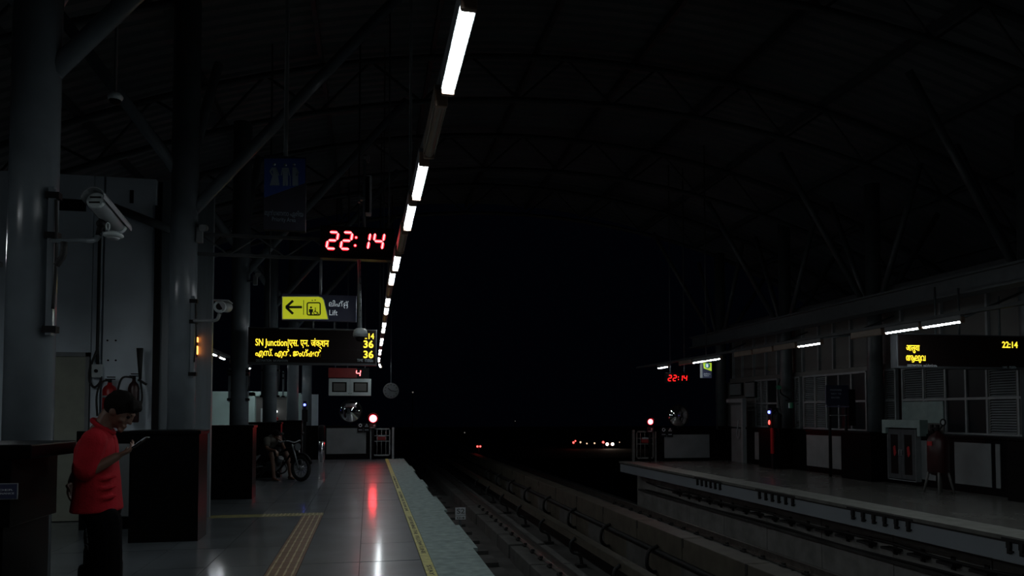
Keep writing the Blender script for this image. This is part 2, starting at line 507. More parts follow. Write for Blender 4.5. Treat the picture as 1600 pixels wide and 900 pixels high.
# ---- gap fillers under both platform edges
gf_parts = None
def gap_filler(x, y0, y1, side, label):
    t = thing('gap_filler', label, 'gap filler', (x, (y0 + y1) / 2, -.05))
    part('strip', MB().box((x - side * .02, y0, -.062), (x + side * (.07 if side > 0 else .035), y1, -.02)), M['rubber'] if side < 0 else M['edge'], t)
    for k in range(6):
        y = y0 + (y1 - y0) * (k + .5) / 6
        if side < 0:
            part('bracket', MB().box((x - .03, y - .03, -.15), (x + .035, y + .03, -.05)).box((x - .035, y - .026, -.22), (x + .04, y + .014, -.14)).box((x - .035, y - .055, -.20), (x + .03, y - .015, -.18)), M['rubber'], t)
        else:
            part('bracket', MB().box((x, y - .03, -.18), (x + .06, y + .03, -.06)), M['rubber'], t)
for i, (a, b) in enumerate([(1085, 1127), (1180, 1242), (1322, 1425), (1562, 1690)]):
    ya = on_x(a, 740, RE).y; yb = on_x(b, 740, RE).y
    gap_filler(RE + .03, yb, ya, -1, 'black gap filler with six brackets under the right platform edge, %s from its far end' % ORD[i])
for i, (y0, y1) in enumerate([(20.3, 22.2), (15.9, 17.6), (12.0, 14.0), (8.6, 10.4)]):
    gap_filler(LE, y0, y1, 1, 'gap filler plate jutting from the left platform edge, %s from the far end' % ORD[i])

# ---- roof
def zr(x): return 9.2 - 0.021 * (x - 4.5) ** 2
bm = MB()
NX, per = 28, .3
ys = []
yy = -3.0
while yy < 26.5:
    ys += [(yy, 0), (yy + .1, 0), (yy + .15, .05), (yy + .25, .05)]
    yy += per
grid = []
for (yv, dz) in ys:
    grid.append([bm.bm.verts.new((-8.5 + i * 26 / NX, yv, zr(-8.5 + i * 26 / NX) + dz)) for i in range(NX + 1)])
for a, b in zip(grid, grid[1:]):
    for i in range(NX): bm.bm.faces.new((a[i], a[i + 1], b[i + 1], b[i]))
ceil = struct('ceiling', bm, M['roof'], 'dark arched corrugated metal station roof')
for i in range(12):
    x = -7.5 + i * 2.18
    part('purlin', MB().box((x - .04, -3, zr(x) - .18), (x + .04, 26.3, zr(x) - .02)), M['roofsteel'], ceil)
um = MB().cyl((0, 0, 0), (0, 0, 1), 1, n=6).mesh('web_member', M['roofsteel'])
def strut(name, p, q, r, parent):
    o = link(name, um, parent)
    d = V(q) - V(p)
    o.location = V(p) - ORG.get(parent, V((0, 0, 0))); o.rotation_mode = 'QUATERNION'
    o.rotation_quaternion = d.to_track_quat('Z', 'Y'); o.scale = (r, r, d.length)
    return o
CY = [6.3, 10.3, 14.7, 19.1, 23.5]
for y in CY:
    top = [(-8 + i, y, zr(-8 + i) - .25) for i in range(0, 26)]
    bot = [(-8 + i, y, zr(-8 + i) - 1.15) for i in range(0, 26)]
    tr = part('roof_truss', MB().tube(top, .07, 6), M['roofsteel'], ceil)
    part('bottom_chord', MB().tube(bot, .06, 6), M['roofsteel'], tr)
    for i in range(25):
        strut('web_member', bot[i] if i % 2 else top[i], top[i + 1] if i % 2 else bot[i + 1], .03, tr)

# ---- columns of the left platform
CX = -2.4
clab = ['grey steel roof column nearest the camera at the left edge, above the black counter',
        'second grey steel roof column, in front of the pale lift housing',
        'third grey steel roof column, left of the destination board',
        'fourth grey roof column, below the left half of the destination board',
        'fifth grey roof column, far down the left platform',
        'slim sixth grey roof column beside the pale booth']
arm_up = 4.1
for i, y in enumerate(CY + [27.2]):
    x = -2.57 if i == 0 else CX if i < 4 else CX + .12 * (i - 3)
    t = thing('roof_column', clab[i], 'column', (x, y, 0))
    part('shaft', MB().cyl((x, y, 0), (x, y, zr(x) - 1.1 if i < 5 else 5), .17, n=28), M['column'], t)
    if i < 5:
        for dx, dy, zu in ((3.1, 0, arm_up), (-1.5, -.4, arm_up + .5), (0, 2.0, arm_up + .5)):
            part('arm', MB().cyl((x, y, zu), (x + dx, y + dy, zr(x + dx) - 1.1), .075, n=10), M['column'], t)
    part('base_ring', MB().cyl((x, y, 0), (x, y, .06), .24, n=20), M['column'], t)
RX = 11.75
rlab = ['right platform column at the right edge of the picture', 'right platform column between the two wide windows', 'right platform column beside the red and blue help lamps', 'farthest right platform column, left of the white portal frame']
for i, y in enumerate([11.3, 15.5, 19.3, 23.3]):
    t = thing('roof_column', 'dark grey ' + rlab[i], 'column', (RX, y, 0))
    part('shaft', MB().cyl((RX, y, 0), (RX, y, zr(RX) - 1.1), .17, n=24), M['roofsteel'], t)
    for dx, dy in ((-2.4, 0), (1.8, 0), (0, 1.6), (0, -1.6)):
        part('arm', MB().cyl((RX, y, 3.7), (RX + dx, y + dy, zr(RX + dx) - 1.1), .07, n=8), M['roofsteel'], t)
eb = solo('eave_beam', MB().box((10.4, 2, 3.7), (10.6, REND, 3.98)).box((10.3, 2, 3.98), (10.7, REND, 4.02)).box((10.3, 2, 3.66), (10.7, REND, 3.7)), M['roofsteel'], 'long dark steel eave beam above the right platform lamps', 'beam')

# ---- pale lift housing behind the first columns (faces the camera)
WY = 11.6
wl = structe('wall_left', 'pale panelled lift and stair housing wall on the left')
for x0, x1, z0, z1 in ((-8.0, -4.98, 0, 5.0), (-4.98, -3.94, 2.42, 5.0), (-3.94, -3.81, 0, 5.0), (-3.79, -3.10, 0, 5.0)):
    part('wall_panel', MB().box((x0 + .004, WY, z0), (x1 - .004, WY + .12, z1), .006), M['wall'], wl)
part('backing', MB().box((-8, WY + .13, 0), (-2.4, WY + .2, 5.0)), M['blackmat'], wl)
part('steel_panel', MB().box((-3.02, WY + .03, 0), (-2.66, WY + .12, 5.0)), M['steelwall'], wl)
part('steel_panel', MB().box((-2.65, WY + .03, 0), (-2.30, WY + .12, 5.0)), M['steelwall'], wl)
part('dark_post', MB().box((-3.10, WY - .04, 0), (-3.02, WY + .1, 4.6)), M['blackmat'], wl)
part('vent', MB().box(on_y(92, 310, WY - .01), on_y(135, 331, WY + .01)), M['blackmat'], wl)
part('slot', MB().box(on_y(203, 297, WY - .01), on_y(209, 318, WY + .01)), M['blackmat'], wl)
for px, py in ((168, 532), (181, 532), (169, 563), (181, 563)):
    p = on_y(px, py, WY); part('bolt_hole', MB().cyl((p.x, WY - .008, p.z), (p.x, WY + .002, p.z), .014, n=8), M['blackmat'], wl)
part('brace', MB().cyl(on_y(178, 324, WY - .15), on_y(275, 362, WY - .15), .06, n=8), M['roofsteel'], wl)
d1 = structe('door_1', 'plain beige service door in the pale wall')
part('leaf', MB().box((-4.9, WY + .01, .01), (-4.0, WY + .05, 2.36)), M['door'], d1)
part('frame', MB().box((-4.98, WY - .02, 0), (-4.9, WY + .1, 2.42)).box((-4.0, WY - .02, 0), (-3.95, WY + .1, 2.42)).box((-4.98, WY - .02, 2.36), (-3.95, WY + .1, 2.42)), M['grey'], d1)
part('handle', MB().cyl((-4.82, WY - .05, 1.05), (-4.70, WY - .05, 1.05), .012).cyl((-4.82, WY + .01, 1.05), (-4.82, WY - .05, 1.05), .012), M['chrome'], d1)
pp = thing('parapet', 'black edged low parapet with one grey panel behind the man in red', 'parapet', (-3.2, 10.7, 0))
part('frame', MB().box((-3.75, 10.74, 0), (-2.78, 10.9, 1.3)), M['black'], pp)
part('coping', MB().box((-3.78, 10.68, 1.16), (-2.78, 10.94, 1.31), .01), M['black'], pp)
part('panel', MB().box((-3.62, 10.715, .17), (-3.02, 10.75, 1.14), .005), M['panel'], pp)

# ---- black column counters of the left platform
def counter(y0, y1, xl, xr, top, label, lip=False):
    t = thing('granite_counter', label, 'counter', ((xl + xr) / 2, (y0 + y1) / 2, 0))
    if lip:
        part('coping', MB().box((xl, y0, top - .09), (xr, y1, top), .012), M['black'], t)
        part('top_block', MB().box((xl, y0 + .005, .86), (xr - .11, y1 - .02, top - .09), .006), M['black'], t)
        part('lower_body', MB().box((xl, y0 + .02, 0), (xr - .15, y1 - .04, .86)), M['black'], t)
    else:
        part('body', MB().box((xl, y0 + .02, 0), (xr - .02, y1 - .02, top - .05)), M['black'], t)
        part('coping', MB().box((xl - .01, y0, top - .05), (xr, y1, top), .012), M['black'], t)
    return t
c1 = counter(4.95, 5.66, -4.6, -2.0, 1.36, 'nearest black granite counter at the left edge, with a small navy plate', True)
counter(9.55, 10.08, -2.8, -2.0, 1.34, 'second black granite column counter, right of the man in red')
counter(14.0, 14.5, -2.82, -2.03, 1.33, 'third black granite column counter, left of the seated man')
counter(18.5, 18.9, -2.8, -2.05, 1.33, 'black granite column counter behind the seated man')
counter(22.9, 23.3, -2.7, -1.95, 1.33, 'farthest black granite column counter, near the pale booth')
np_ = thing('notice_plate', 'small navy notice plate with two white lines on the nearest counter', 'sign', tuple(on_y(8, 768, 4.94)))
a = on_y(-24, 780, 4.945); b = on_y(27, 756, 4.945)
part('plate', MB().box((a.x, 4.94, a.z), (b.x, 4.949, b.z), .002), M['navy'], np_)
part('rim', MB().box((a.x - .004, 4.943, a.z - .004), (b.x + .004, 4.9495, b.z + .004)), M['grey'], np_)
px_text(np_, 'UNDER', M['signwhite'], (-20, 764, 20, 767.5), 4.939)
px_text(np_, 'MAINTENANCE', M['signwhite'], (-22, 769.5, 22, 773), 4.939)

# ---- far left booth and end barrier
wb = structe('wall_back', 'pale teal booth wall at the far left end')
BY = 27.6
def bx(px): return on_y(px, 650, BY).x
def bz(py): return on_y(430, py, BY).z
part('panel', MB().box((bx(328), BY, 0), (bx(397), BY + .1, bz(612))), M['teal'], wb)
part('panel', MB().box((bx(397) + .01, BY, 0), (bx(449), BY + .1, bz(612))), M['teal'], wb)
part('panel', MB().box((bx(449) + .01, BY, 0), (bx(470), BY + .1, bz(614))), M['teal'], wb)
part('panel', MB().box((bx(470) + .01, BY, 0), (bx(497), BY + .1, bz(616))), M['wall'], wb)
part('portal_frame', MB().box((bx(388), BY - .1, 0), (bx(399), BY, bz(613))).box((bx(388), BY - .1, bz(619)), (bx(449), BY, bz(612))), M['teal'], wb)
part('doorway', MB().box((bx(400), BY - .02, 0), (bx(448), BY - .005, bz(620))), M['wall_dim'], wb)
part('white_strip', MB().box((bx(408), BY - .1, 1.2), (bx(412), BY - .03, bz(638))), M['white'], wb)
part('red_box', MB().box((bx(431), BY - .1, bz(658)), (bx(435), BY - .02, bz(652))), M['red'], wb)

eb1 = thing('end_barrier', 'low black barrier with a grey panel closing the left platform end', 'barrier', (-.7, 25.4, 0))
EY = 25.35
def exl(px): return on_y(px, 690, EY).x
def ezl(py): return on_y(545, py, EY).z
part('body', MB().box((-5.2, EY, 0), (exl(578), EY + .15, 1.13)), M['black'], eb1)
part('panel', MB().box((exl(510), EY - .02, ezl(709)), (exl(572), EY + .01, ezl(669)), .004), M['panel'], eb1)
for px in (402, 446, 474):
    part('strip', MB().box((exl(px - 2), EY - .03, .15), (exl(px + 2), EY, 1.2)), M['panel'], eb1)
def gate(Y, px0, px1, py0, py1, label, dark, mirrored=False):
    A = on_y(px0, py1, Y); B = on_y(px1, py0, Y)
    A.z = max(A.z, .02)
    t = thing('gate', label, 'gate', (A.x, Y, 0))
    m = M['grey'] if not dark else M['wall_dim']
    z0, z1 = A.z, B.z
    fb = MB()
    fb.box((A.x, Y - .02, z0), (A.x + .04, Y + .02, z1)).box((B.x - .04, Y - .02, z0), (B.x, Y + .02, z1)).box((A.x, Y - .02, z0), (B.x, Y + .02, z0 + .05)).box((A.x, Y - .02, z1 - .05), (B.x, Y + .02, z1))
    part('frame', fb, m, t)
    for k in range(3):
        x = A.x + (B.x - A.x) * (k + 1) / 4
        part('bar', MB().cyl((x, Y, z0), (x, Y, z1), .012, n=8), m, t)
    for q in (.53, .73):
        z = z0 + (z1 - z0) * q
        part('rung', MB().box((A.x, Y - .012, z - .014), (B.x, Y + .012, z + .014)), m, t)
    xp = B.x + .09 if not mirrored else A.x - .09
    part('gate_post', MB().box((xp - .035, Y - .04, 0), (xp + .035, Y + .04, z1 + .03)), m, t)
    xp = A.x - .06 if not mirrored else B.x + .06
    part('gate_post', MB().box((xp - .02, Y - .04, 0), (xp + .02, Y + .04, z1 - .02)), m, t)
    xm = (A.x + B.x) / 2
    s = part('warning_plate', MB().box((xm - .13, Y - .035, z0 + (z1 - z0) * .57), (xm + .13, Y - .02, z0 + (z1 - z0) * .75)), M['redboard'], t, 'small red and white plate')
    zz = z0 + (z1 - z0) * .57
    part('white_band', MB().box((xm - .11, Y - .04, zz + .12), (xm + .12, Y - .035, zz + .17)), M['signdim'], s)
    return t
GY = 25.3
gate(GY, 582, 610, 669, 712.5, 'light grey barred gate at the end of the left platform', False)
def signal(Y, px, py, r, label, em):
    p = on_y(px, py, Y)
    t = thing('signal_lamp', label, 'signal', (p.x, Y, 0))
    part('post', MB().cyl((p.x, Y + .05, 0), (p.x, Y + .05, p.z), .04, n=12), M['blackmat'], t)
    part('housing', MB().lathe([(r * 1.5, 0), (r * 1.5, .2), (r * 1.2, .24), (0, .24)], (p.x, Y - .02, p.z), 'Y', 20), M['blackmat'], t)
    part('lens', MB().lathe([(r, 0), (r * .8, .03), (r * .45, .05), (0, .055)], (p.x, Y - .02, p.z), '-Y', 20), em, t, 'glowing red lens')
    part('hood', MB().tube([(p.x + 1.5 * r * math.cos(R(q)), Y - .08, p.z + 1.5 * r * math.sin(R(q))) for q in range(20, 165, 16)], .012, 6), M['blackmat'], t)
    s = part('plate', MB().box((p.x - .12, Y - .03, p.z - .34), (p.x + .1, Y - .02, p.z - .17)), M['darkred'], t)
    b = MB(); b.tube([(p.x - .09, Y - .035, p.z - .30), (p.x + .04, Y - .035, p.z - .30), (p.x + .04, Y - .035, p.z - .22)], .012, 6); b.tube([(p.x + .0, Y - .035, p.z - .25), (p.x + .04, Y - .035, p.z - .21), (p.x + .08, Y - .035, p.z - .25)], .01, 6)
    part('mark', b, M['signdim'], s)
signal(GY - .12, 583, 654, .125, 'bright red signal lamp above the left end gate', M['sigred'])

def small_sign(name, label, px, py, Y, shape):
    p = on_y(px, py, Y)
    t = thing(name, label, 'sign', (p.x, Y, p.z))
    part('plate', MB().box((p.x - .10, Y, p.z - .2), (p.x + .10, Y + .02, p.z + .1), .004), M['blackmat'], t)
    if shape == 'ring':
        b = MB().tube([(p.x + .045 * math.cos(q / 16 * 2 * math.pi), Y - .004, p.z + .03 + .045 * math.sin(q / 16 * 2 * math.pi)) for q in range(16)], .011, 6, closed=True)
    else:
        b = MB().tube([(p.x - .05, Y - .004, p.z - .01), (p.x + .05, Y - .004, p.z - .01), (p.x, Y - .004, p.z + .08)], .012, 6, closed=True)
        b.cyl((p.x, Y - .004, p.z + .005), (p.x, Y - .004, p.z + .05), .008, n=6)
    part('symbol', b, M['signwhite'], t)
    part('caption', MB().box((p.x - .06, Y - .003, p.z - .13), (p.x + .06, Y, p.z - .11)), M['signdim'], t)
small_sign('symbol_sign', 'small black plate with a white ring beside the red signal', 563, 666, GY - .05, 'ring')
small_sign('symbol_sign', 'small black plate with a white triangle beside the red signal', 573, 666, GY - .05, 'tri')

def convex_mirror(px, py, Y, r, label, zpost):
    p = on_y(px, py, Y)
    t = thing('convex_mirror', label, 'mirror', (p.x, Y, 0))
    prof = [(0, -.11)] + [(r * math.sin(R(a)) / math.sin(R(40)), -.11 + .11 * (1 - math.cos(R(a))) / (1 - math.cos(R(40)))) for a in range(5, 41, 5)]
    part('mirror_dome', MB().lathe([(rr, -h) for rr, h in prof], (p.x, Y, p.z), '-Y', 40), M['mirror'], t)
    part('rim', MB().tube([(p.x + r * math.cos(q / 32 * 2 * math.pi), Y + .005, p.z + r * math.sin(q / 32 * 2 * math.pi)) for q in range(32)], .012, 6, closed=True), M['blackmat'], t)
    part('back', MB().lathe([(r, .01), (r * .7, .08), (0, .1)], (p.x, Y, p.z), 'Y', 32), M['blackmat'], t)
    part('post', MB().cyl((p.x, Y + .09, zpost), (p.x, Y + .09, p.z), .03, n=10), M['blackmat'], t)
convex_mirror(548, 643, 25.3, .37, 'round convex mirror left of the red signal on the left platform', .9)

# notice board, red board and dial clock hanging at the far end
def rods(t, x0, x1, y, z, top):
    for x in ((x0, x1) if x0 != x1 else (x0,)):
        part('hanger', MB().cyl((x, y, z), (x, y, top), .018, n=8), M['roofsteel'], t)
nY = 24.4
A, B = on_y(513.5, 618, nY), on_y(580, 592, nY)
t = thing('notice_cabinet', 'white framed hanging cabinet with two dark panes above the convex mirror', 'notice board', ((A.x + B.x) / 2, nY, A.z))
part('body', MB().box((A.x, nY + .03, A.z), (B.x, nY + .12, B.z)), M['grey'], t)
for k in range(2):
    xa = A.x + (B.x - A.x) * k / 2 + (.005 if k else 0); xb = xa + (B.x - A.x) / 2 - .005
    b = MB(); fw = .10
    b.box((xa, nY, A.z), (xa + fw, nY + .03, B.z)).box((xb - fw, nY, A.z), (xb, nY + .03, B.z)).box((xa + fw, nY, A.z), (xb - fw, nY + .03, A.z + .11)).box((xa + fw, nY, B.z - .11), (xb - fw, nY + .03, B.z))
    d = part('door', b, M['white'], t)
    part('pane', MB().box((xa + fw, nY + .012, A.z + .11), (xb - fw, nY + .02, B.z - .11)), M['display'], d)
    part('paper', MB().box((xa + fw + .05, nY + .009, A.z + .15), (xb - fw - .05, nY + .011, B.z - .15)), M['wall_dim'], d)
    part('knob', MB().cyl((xb - .03 if k == 0 else xa + .03, nY - .02, A.z + .07), (xb - .03 if k == 0 else xa + .03, nY, A.z + .07), .014, n=8), M['blackmat'], d)
rods(t, A.x + .2, B.x - .2, nY + .08, B.z, zr(0) + .02)
rY = 20.8
A, B = on_y(512.5, 590.5, rY), on_y(577, 575, rY)
t = thing('platform_board', 'dim red hanging board showing a single lit red 4', 'display', ((A.x + B.x) / 2, rY, A.z))
part('case', MB().box((A.x, rY, A.z), (B.x, rY + .1, B.z), .006), M['blackmat'], t)
part('face', MB().box((A.x + .01, rY - .006, A.z + .01), (A.x + .70 * (B.x - A.x), rY + .001, B.z - .01)), M['redboard'], t)
rods(t, on_y(543, 570, rY).x, on_y(543, 570, rY).x, rY + .05, B.z, zr(-.7) + .02)

# seven segment digits
SEG = {'0': 'abcdef', '1': 'bc', '2': 'abged', '4': 'fgbc', '3': 'abgcd', '6': 'afgedc'}
def digit(t, ch, x, y, z, wd, h, m, core=None, slant=.12, th=None):
    """one lit figure; lower left at x, z"""
    th = th or wd * .2
    P = {'a': ((0, 1), (1, 1)), 'b': ((1, 1), (1, .5)), 'c': ((1, .5), (1, 0)), 'd': ((0, 0), (1, 0)), 'e': ((0, .5), (0, 0)), 'f': ((0, 1), (0, .5)), 'g': ((0, .5), (1, .5))}
    o = MB(); i = MB()
    for s in SEG[ch]:
        (a0, b0), (a1, b1) = P[s]
        p = V((x + a0 * wd + slant * h * b0, y, z + b0 * h)); q = V((x + a1 * wd + slant * h * b1, y, z + b1 * h))
        d = (q - p).normalized(); n = V((-d.z, 0, d.x)); g = th * .18
        p += d * g; q -= d * g
        for mb, hw, yy in ((o, th * .5, 0), (i, th * .26, -.004)):
            e = hw * .9
            pts = [p, p + d * e + n * hw, q - d * e + n * hw, q, q - d * e - n * hw, p + d * e - n * hw]
            mb.prism([(v.x, v.z) for v in pts], y + yy - .003, y + yy, 'XZ')
    ob = part('figure', o, m, t)
    if core: part('glare_core', i, core, ob)  # narrow pink-white strip imitating the overexposed middle of a lit segment
    else: i.bm.free()
p = on_y(556, 588, rY); q = on_y(563, 578.5, rY)
digit(t, '4', p.x, rY - .004, p.z, q.x - p.x - .01, q.z - p.z, M['ledcore'], None)

cY = 25.0
p = on_y(611, 610.5, cY)
t = thing('dial_clock', 'dim round dial clock hanging right of the white framed cabinet', 'clock', tuple(p))
part('case', MB().lathe([(.26, 0), (.26, .06), (0, .06)], (p.x, cY, p.z), 'Y', 32), M['blackmat'], t)
part('dial', MB().lathe([(.245, 0), (0, .001)], (p.x, cY - .004, p.z), 'Y', 32), M['gantry'], t)
part('rim', MB().tube([(p.x + .25 * math.cos(q / 32 * 2 * math.pi), cY, p.z + .25 * math.sin(q / 32 * 2 * math.pi)) for q in range(32)], .014, 6, closed=True), M['gantry'], t)
for k in range(12):
    a = k / 12 * 2 * math.pi
    part('hour_mark', MB().box((p.x + .2 * math.cos(a) - .015, cY - .012, p.z + .2 * math.sin(a) - .015), (p.x + .2 * math.cos(a) + .015, cY - .005, p.z + .2 * math.sin(a) + .015)), M['blackmat'], t)
part('hand', MB().cyl((p.x, cY - .015, p.z), (p.x + .17, cY - .015, p.z - .02), .01, n=6), M['blackmat'], t)
part('hand', MB().cyl((p.x, cY - .015, p.z), (p.x - .10, cY - .015, p.z + .09), .013, n=6), M['blackmat'], t)
rods(t, p.x, p.x, cY + .03, p.z + .25, zr(p.x) + .02)

# ================================================================== LAMPS
LAMPL = .785
lp = {}
def lamp_proto(lit):
    L = LAMPL
    o = link('tube_lamp', None)
    key = 'lit' if lit else 'off'
    half = [(.026 * math.cos(R(a)), .026 * math.sin(R(a))) for a in range(180, 361, 20)]
    b = MB().prism(half, .02, L - .02, 'XZ')
    c = MB().box((-.032, -.01, -.03), (.032, .02, .06), .008)
    c2 = MB().box((-.032, L - .02, -.03), (.032, L + .01, .06), .008)
    bat = MB().box((-.035, 0, .03), (.035, L, .085), .006).box((-.033, 0, 0.001), (.033, L, .036)).box((-.034, 0, -.006), (-.029, L, .03)).box((.029, 0, -.006), (.034, L, .03))  # batten side lips shaped to cut light spilling upward
    lp[key] = dict(tube=b.mesh('tube', M['tubelit' if lit else 'tubeoff']), end_cap=c.mesh('end_cap', M['endcap']), end_cap2=c2.mesh('end_cap', M['endcap']), batten=bat.mesh('batten', M['grey' if lit else 'tubeoff']))
    bpy.data.objects.remove(o)
lamp_proto(True); lamp_proto(False)
def lamp(x, y, z, lit, label, group):
    t = link('tube_lamp', None); t.location = (x, y, z)
    tag(t, label, 'lamp', group)
    for nm, k in (('tube', 'tube'), ('end_cap', 'end_cap'), ('end_cap', 'end_cap2'), ('batten', 'batten')):
        link(nm, lp['lit' if lit else 'off'][k], t)
# row over the left platform edge: two lit, one dark, and so on
LZ = 3.13
n_lit = n_off = 0
def row_x(y): return .252 + .02 * max(0, 9 - y) + .0028 * max(0, y - 9) + .0062 * max(0, y - 21.5) ** 2
for k in range(-4, 26):
    y = 2.77 + .92 * k
    lit = (k % 3) != 1
    x = row_x(y + .4)
    if lit: n_lit += k >= 0
    else: n_off += k >= 0
    if k >= 0:
        lab = ('glowing tube lamp, %s lit one from the near end of the left row' % ORD[min(n_lit - 1, 19)]) if lit else ('unlit tube lamp, %s dark one from the near end of the left row' % ORD[n_off - 1])
    else:
        lab = '%s tube lamp of the left row, %s one past its near end in view' % ('glowing' if lit else 'unlit', ORD[-k - 1])
    lamp(x, y, LZ, lit, lab, 'tube lamps above the left platform edge')
lr = solo('lamp_carrier', MB().tube([(row_x(y), y, LZ + .11) for y in (-1, 2, 4, 6, 8, 9, 11, 14, 17, 20, 21.5, 22.5, 23.5, 24.5, 25.5, 26.3)], .027, 6), M['roofsteel'], 'dark steel carrier rail holding the left row of tube lamps', 'rail')
for k in range(6):
    y = 1.5 + 4.4 * k
    part('hanger', MB().cyl((row_x(y), y, LZ + .13), (row_x(y), y, zr(.3) + .02), .012, n=6), M['roofsteel'], lr)
# row over the right platform
RXL = 8.5
rl = [((1504, 498), (1446, 505)), ((1438, 509), (1386, 514)), ((1284, 533), (1251, 538)), ((1127, 560.5), (1105, 564)), ((1104, 564), (1085, 568)), ((1045, 576), (1030, 578.5))]
rz = sum(on_x((a[0] + b[0]) / 2, (a[1] + b[1]) / 2, RXL).z for a, b in rl) / len(rl)
for i, (a, b) in enumerate(rl):
    p, q = on_x(*a, RXL), on_x(*b, RXL)
    lamp(RXL, min(p.y, q.y), rz, True, 'glowing white tube lamp above the right platform, %s from the right in its row' % ORD[i], 'tube lamps above the right platform edge')
yo = [on_x(1446, 505, RXL).y]
spans = sorted([sorted((on_x(*a, RXL).y, on_x(*b, RXL).y)) for a, b in rl])
free = []
for u, v in zip(spans, spans[1:]):
    q = u[0] + LAMPL + .09
    while q + LAMPL + .06 < v[0]:
        free.append(q); q += .87
for i, y in enumerate(free):
    lamp(RXL, y, rz, False, 'unlit tube lamp above the right platform, %s dark one from the right' % ORD[i], 'tube lamps above the right platform edge')
for i, y in enumerate([7.3, 6.4, 4.6, 3.7]):
    lamp(RXL, y, rz, True, 'glowing tube lamp of the right row, %s one past the right picture edge' % ORD[i], 'tube lamps above the right platform edge')
rc = solo('lamp_carrier', MB().box((RXL - .04, 3.5, rz + .087), (RXL + .04, REND, rz + .14)), M['roofsteel'], 'dark steel carrier rail above the right row of tube lamps', 'rail')
for k in range(7):
    y = 4.2 + 3 * k
    part('arm', MB().tube([(RXL, y, rz + .12), (RXL + .9, y, rz + .2), (RXL + 1.95, y, rz + .62)], .022, 6), M['roofsteel'], rc)
# two pairs over the concourse at far left
llab = ['left tube of the glowing pair above the pale booth far left', 'right tube of the glowing pair above the pale booth far left', 'small far glowing tube seen right of the third column']
for i, (px, py, yv) in enumerate([(328, 551.5, 20.4), (342, 557.5, 21.3), (385, 573.5, 26.4)]):
    p = on_y(px, py, yv)
    lamp(p.x, yv, p.z, True, llab[i], 'tube lamps at the far left')
for i, yv in enumerate((3.2, 4.1, 7.3, 8.2)):
    lamp(-4.1, yv, 3.1, True, 'glowing tube lamp past the left picture edge, %s from the near end' % ORD[i], 'tube lamps at the far left')
for i, yv in enumerate((23.5, 24.35, 25.2)):  # extra lamps added out of sight to brighten the booth wall
    lamp(-4.1, yv, on_y(342, 557.5, 21.3).z, True, 'added glowing tube lamp, unseen behind the third column, %s from the front' % ORD[i], 'tube lamps at the far left')
part('arm', MB().box((-4.15, 2, 3.187), (-4.05, 9.2, 3.24)).box((-4.15, 19, 3.2), (-4.05, 27.4, 3.26)), M['roofsteel'], lr)

# ================================================================== GANTRY, CLOCK AND SIGNS OF THE LEFT PLATFORM
gY = 10.3
za, zb = on_y(500, 404, gY).z, on_y(500, 374, gY).z
g = thing('sign_gantry', 'thin steel lattice beam from the second column carrying the red clock', 'gantry', (-2.2, gY, za))
xr_ = on_y(612, 404, gY).x
for zz in (za, zb): part('chord', MB().box((-2.23, gY - .02, zz - .02), (xr_, gY + .02, zz + .02)), M['gantry'], g)
for k in range(6):
    x0 = -2.2 + k * .36
    strut('diagonal', (x0, gY, za if k % 2 else zb), (x0 + .36, gY, zb if k % 2 else za), .012, g)
cy = gY - .12
A, B = on_y(500, 400, cy), on_y(617, 357, cy)
t = thing('led_clock', 'large red glowing digital clock reading 22:14 on the lattice beam', 'clock', ((A.x + B.x) / 2, cy, A.z))
part('case', MB().box((A.x, cy, A.z), (B.x, cy + .12, B.z), .01), M['blackmat'], t)
part('face', MB().box((A.x + .02, cy - .008, A.z + .02), (B.x - .02, cy + .002, B.z - .02)), M['display'], t)
part('lower_lip', MB().box((A.x, cy - .05, A.z - .03), (B.x, cy + .12, A.z)), M['darkred'], t)
for ch, p0, p1 in (('2', 510, 527), ('2', 532, 549), ('1', 561, 577), ('4', 582, 599)):
    a = on_y(p0, 388.5, cy); b = on_y(p1, 363.5, cy)
    off = -.012 * (p0 - 510) / 70
    digit(t, ch, a.x, cy - .012, a.z + off, b.x - a.x - .02, b.z - a.z, M['ledred'], M['ledcore'], .16, .046)
for py in (371.5, 384):
    a = on_y(555 + (1.5 if py < 380 else 0), py, cy)
    d = part('colon_dot', MB().cyl((a.x, cy - .015, a.z), (a.x, cy - .011, a.z), .022, n=10), M['ledred'], t)
    part('glare_core', MB().cyl((a.x, cy - .019, a.z), (a.x, cy - .015, a.z), .013, n=10), M['ledcore'], d)  # pink-white disc imitating the overexposed middle of the dot

def octa(px0, px1, py0, py1, Y): return on_y(px0, py1, Y), on_y(px1, py0, Y)
# lift sign
sY = gY - .03
A, B = octa(440, 557, 462, 500, sY)
t = thing('lift_sign', 'lime and navy hanging sign with left arrow, lift pictogram and the word Lift', 'sign', ((A.x + B.x) / 2, sY, A.z))
part('board', MB().box((A.x, sY, A.z), (B.x, sY + .08, B.z), .004), M['navy'], t)
def qx(px, py): v = on_y(px, py, sY); return (v.x, v.z)
lime = [qx(441, 463.5), qx(498, 463.5), qx(503, 465), qx(506, 469), qx(513, 499), qx(441, 499)]
part('lime_field', MB().prism(lime, sY - .006, sY, 'XZ'), M['lime'], t)
bd = MB()
for i in range(len(lime)):
    a, b = lime[i], lime[(i + 1) % len(lime)]
    bd.cyl((a[0], sY - .007, a[1]), (b[0], sY - .007, b[1]), .005, n=6)
part('white_edge', bd, M['signwhite'], t)
ar = MB()
for p, q in (((447, 480), (472, 480)), ((447, 480), (458, 470)), ((447, 480), (458, 490.5))):
    a, b = qx(*p), qx(*q); ar.cyl((a[0], sY - .008, a[1]), (b[0], sY - .008, b[1]), .0165, n=8)
part('arrow', ar, M['ink'], t)
a, b = qx(474.5, 469), qx(474.5, 492)
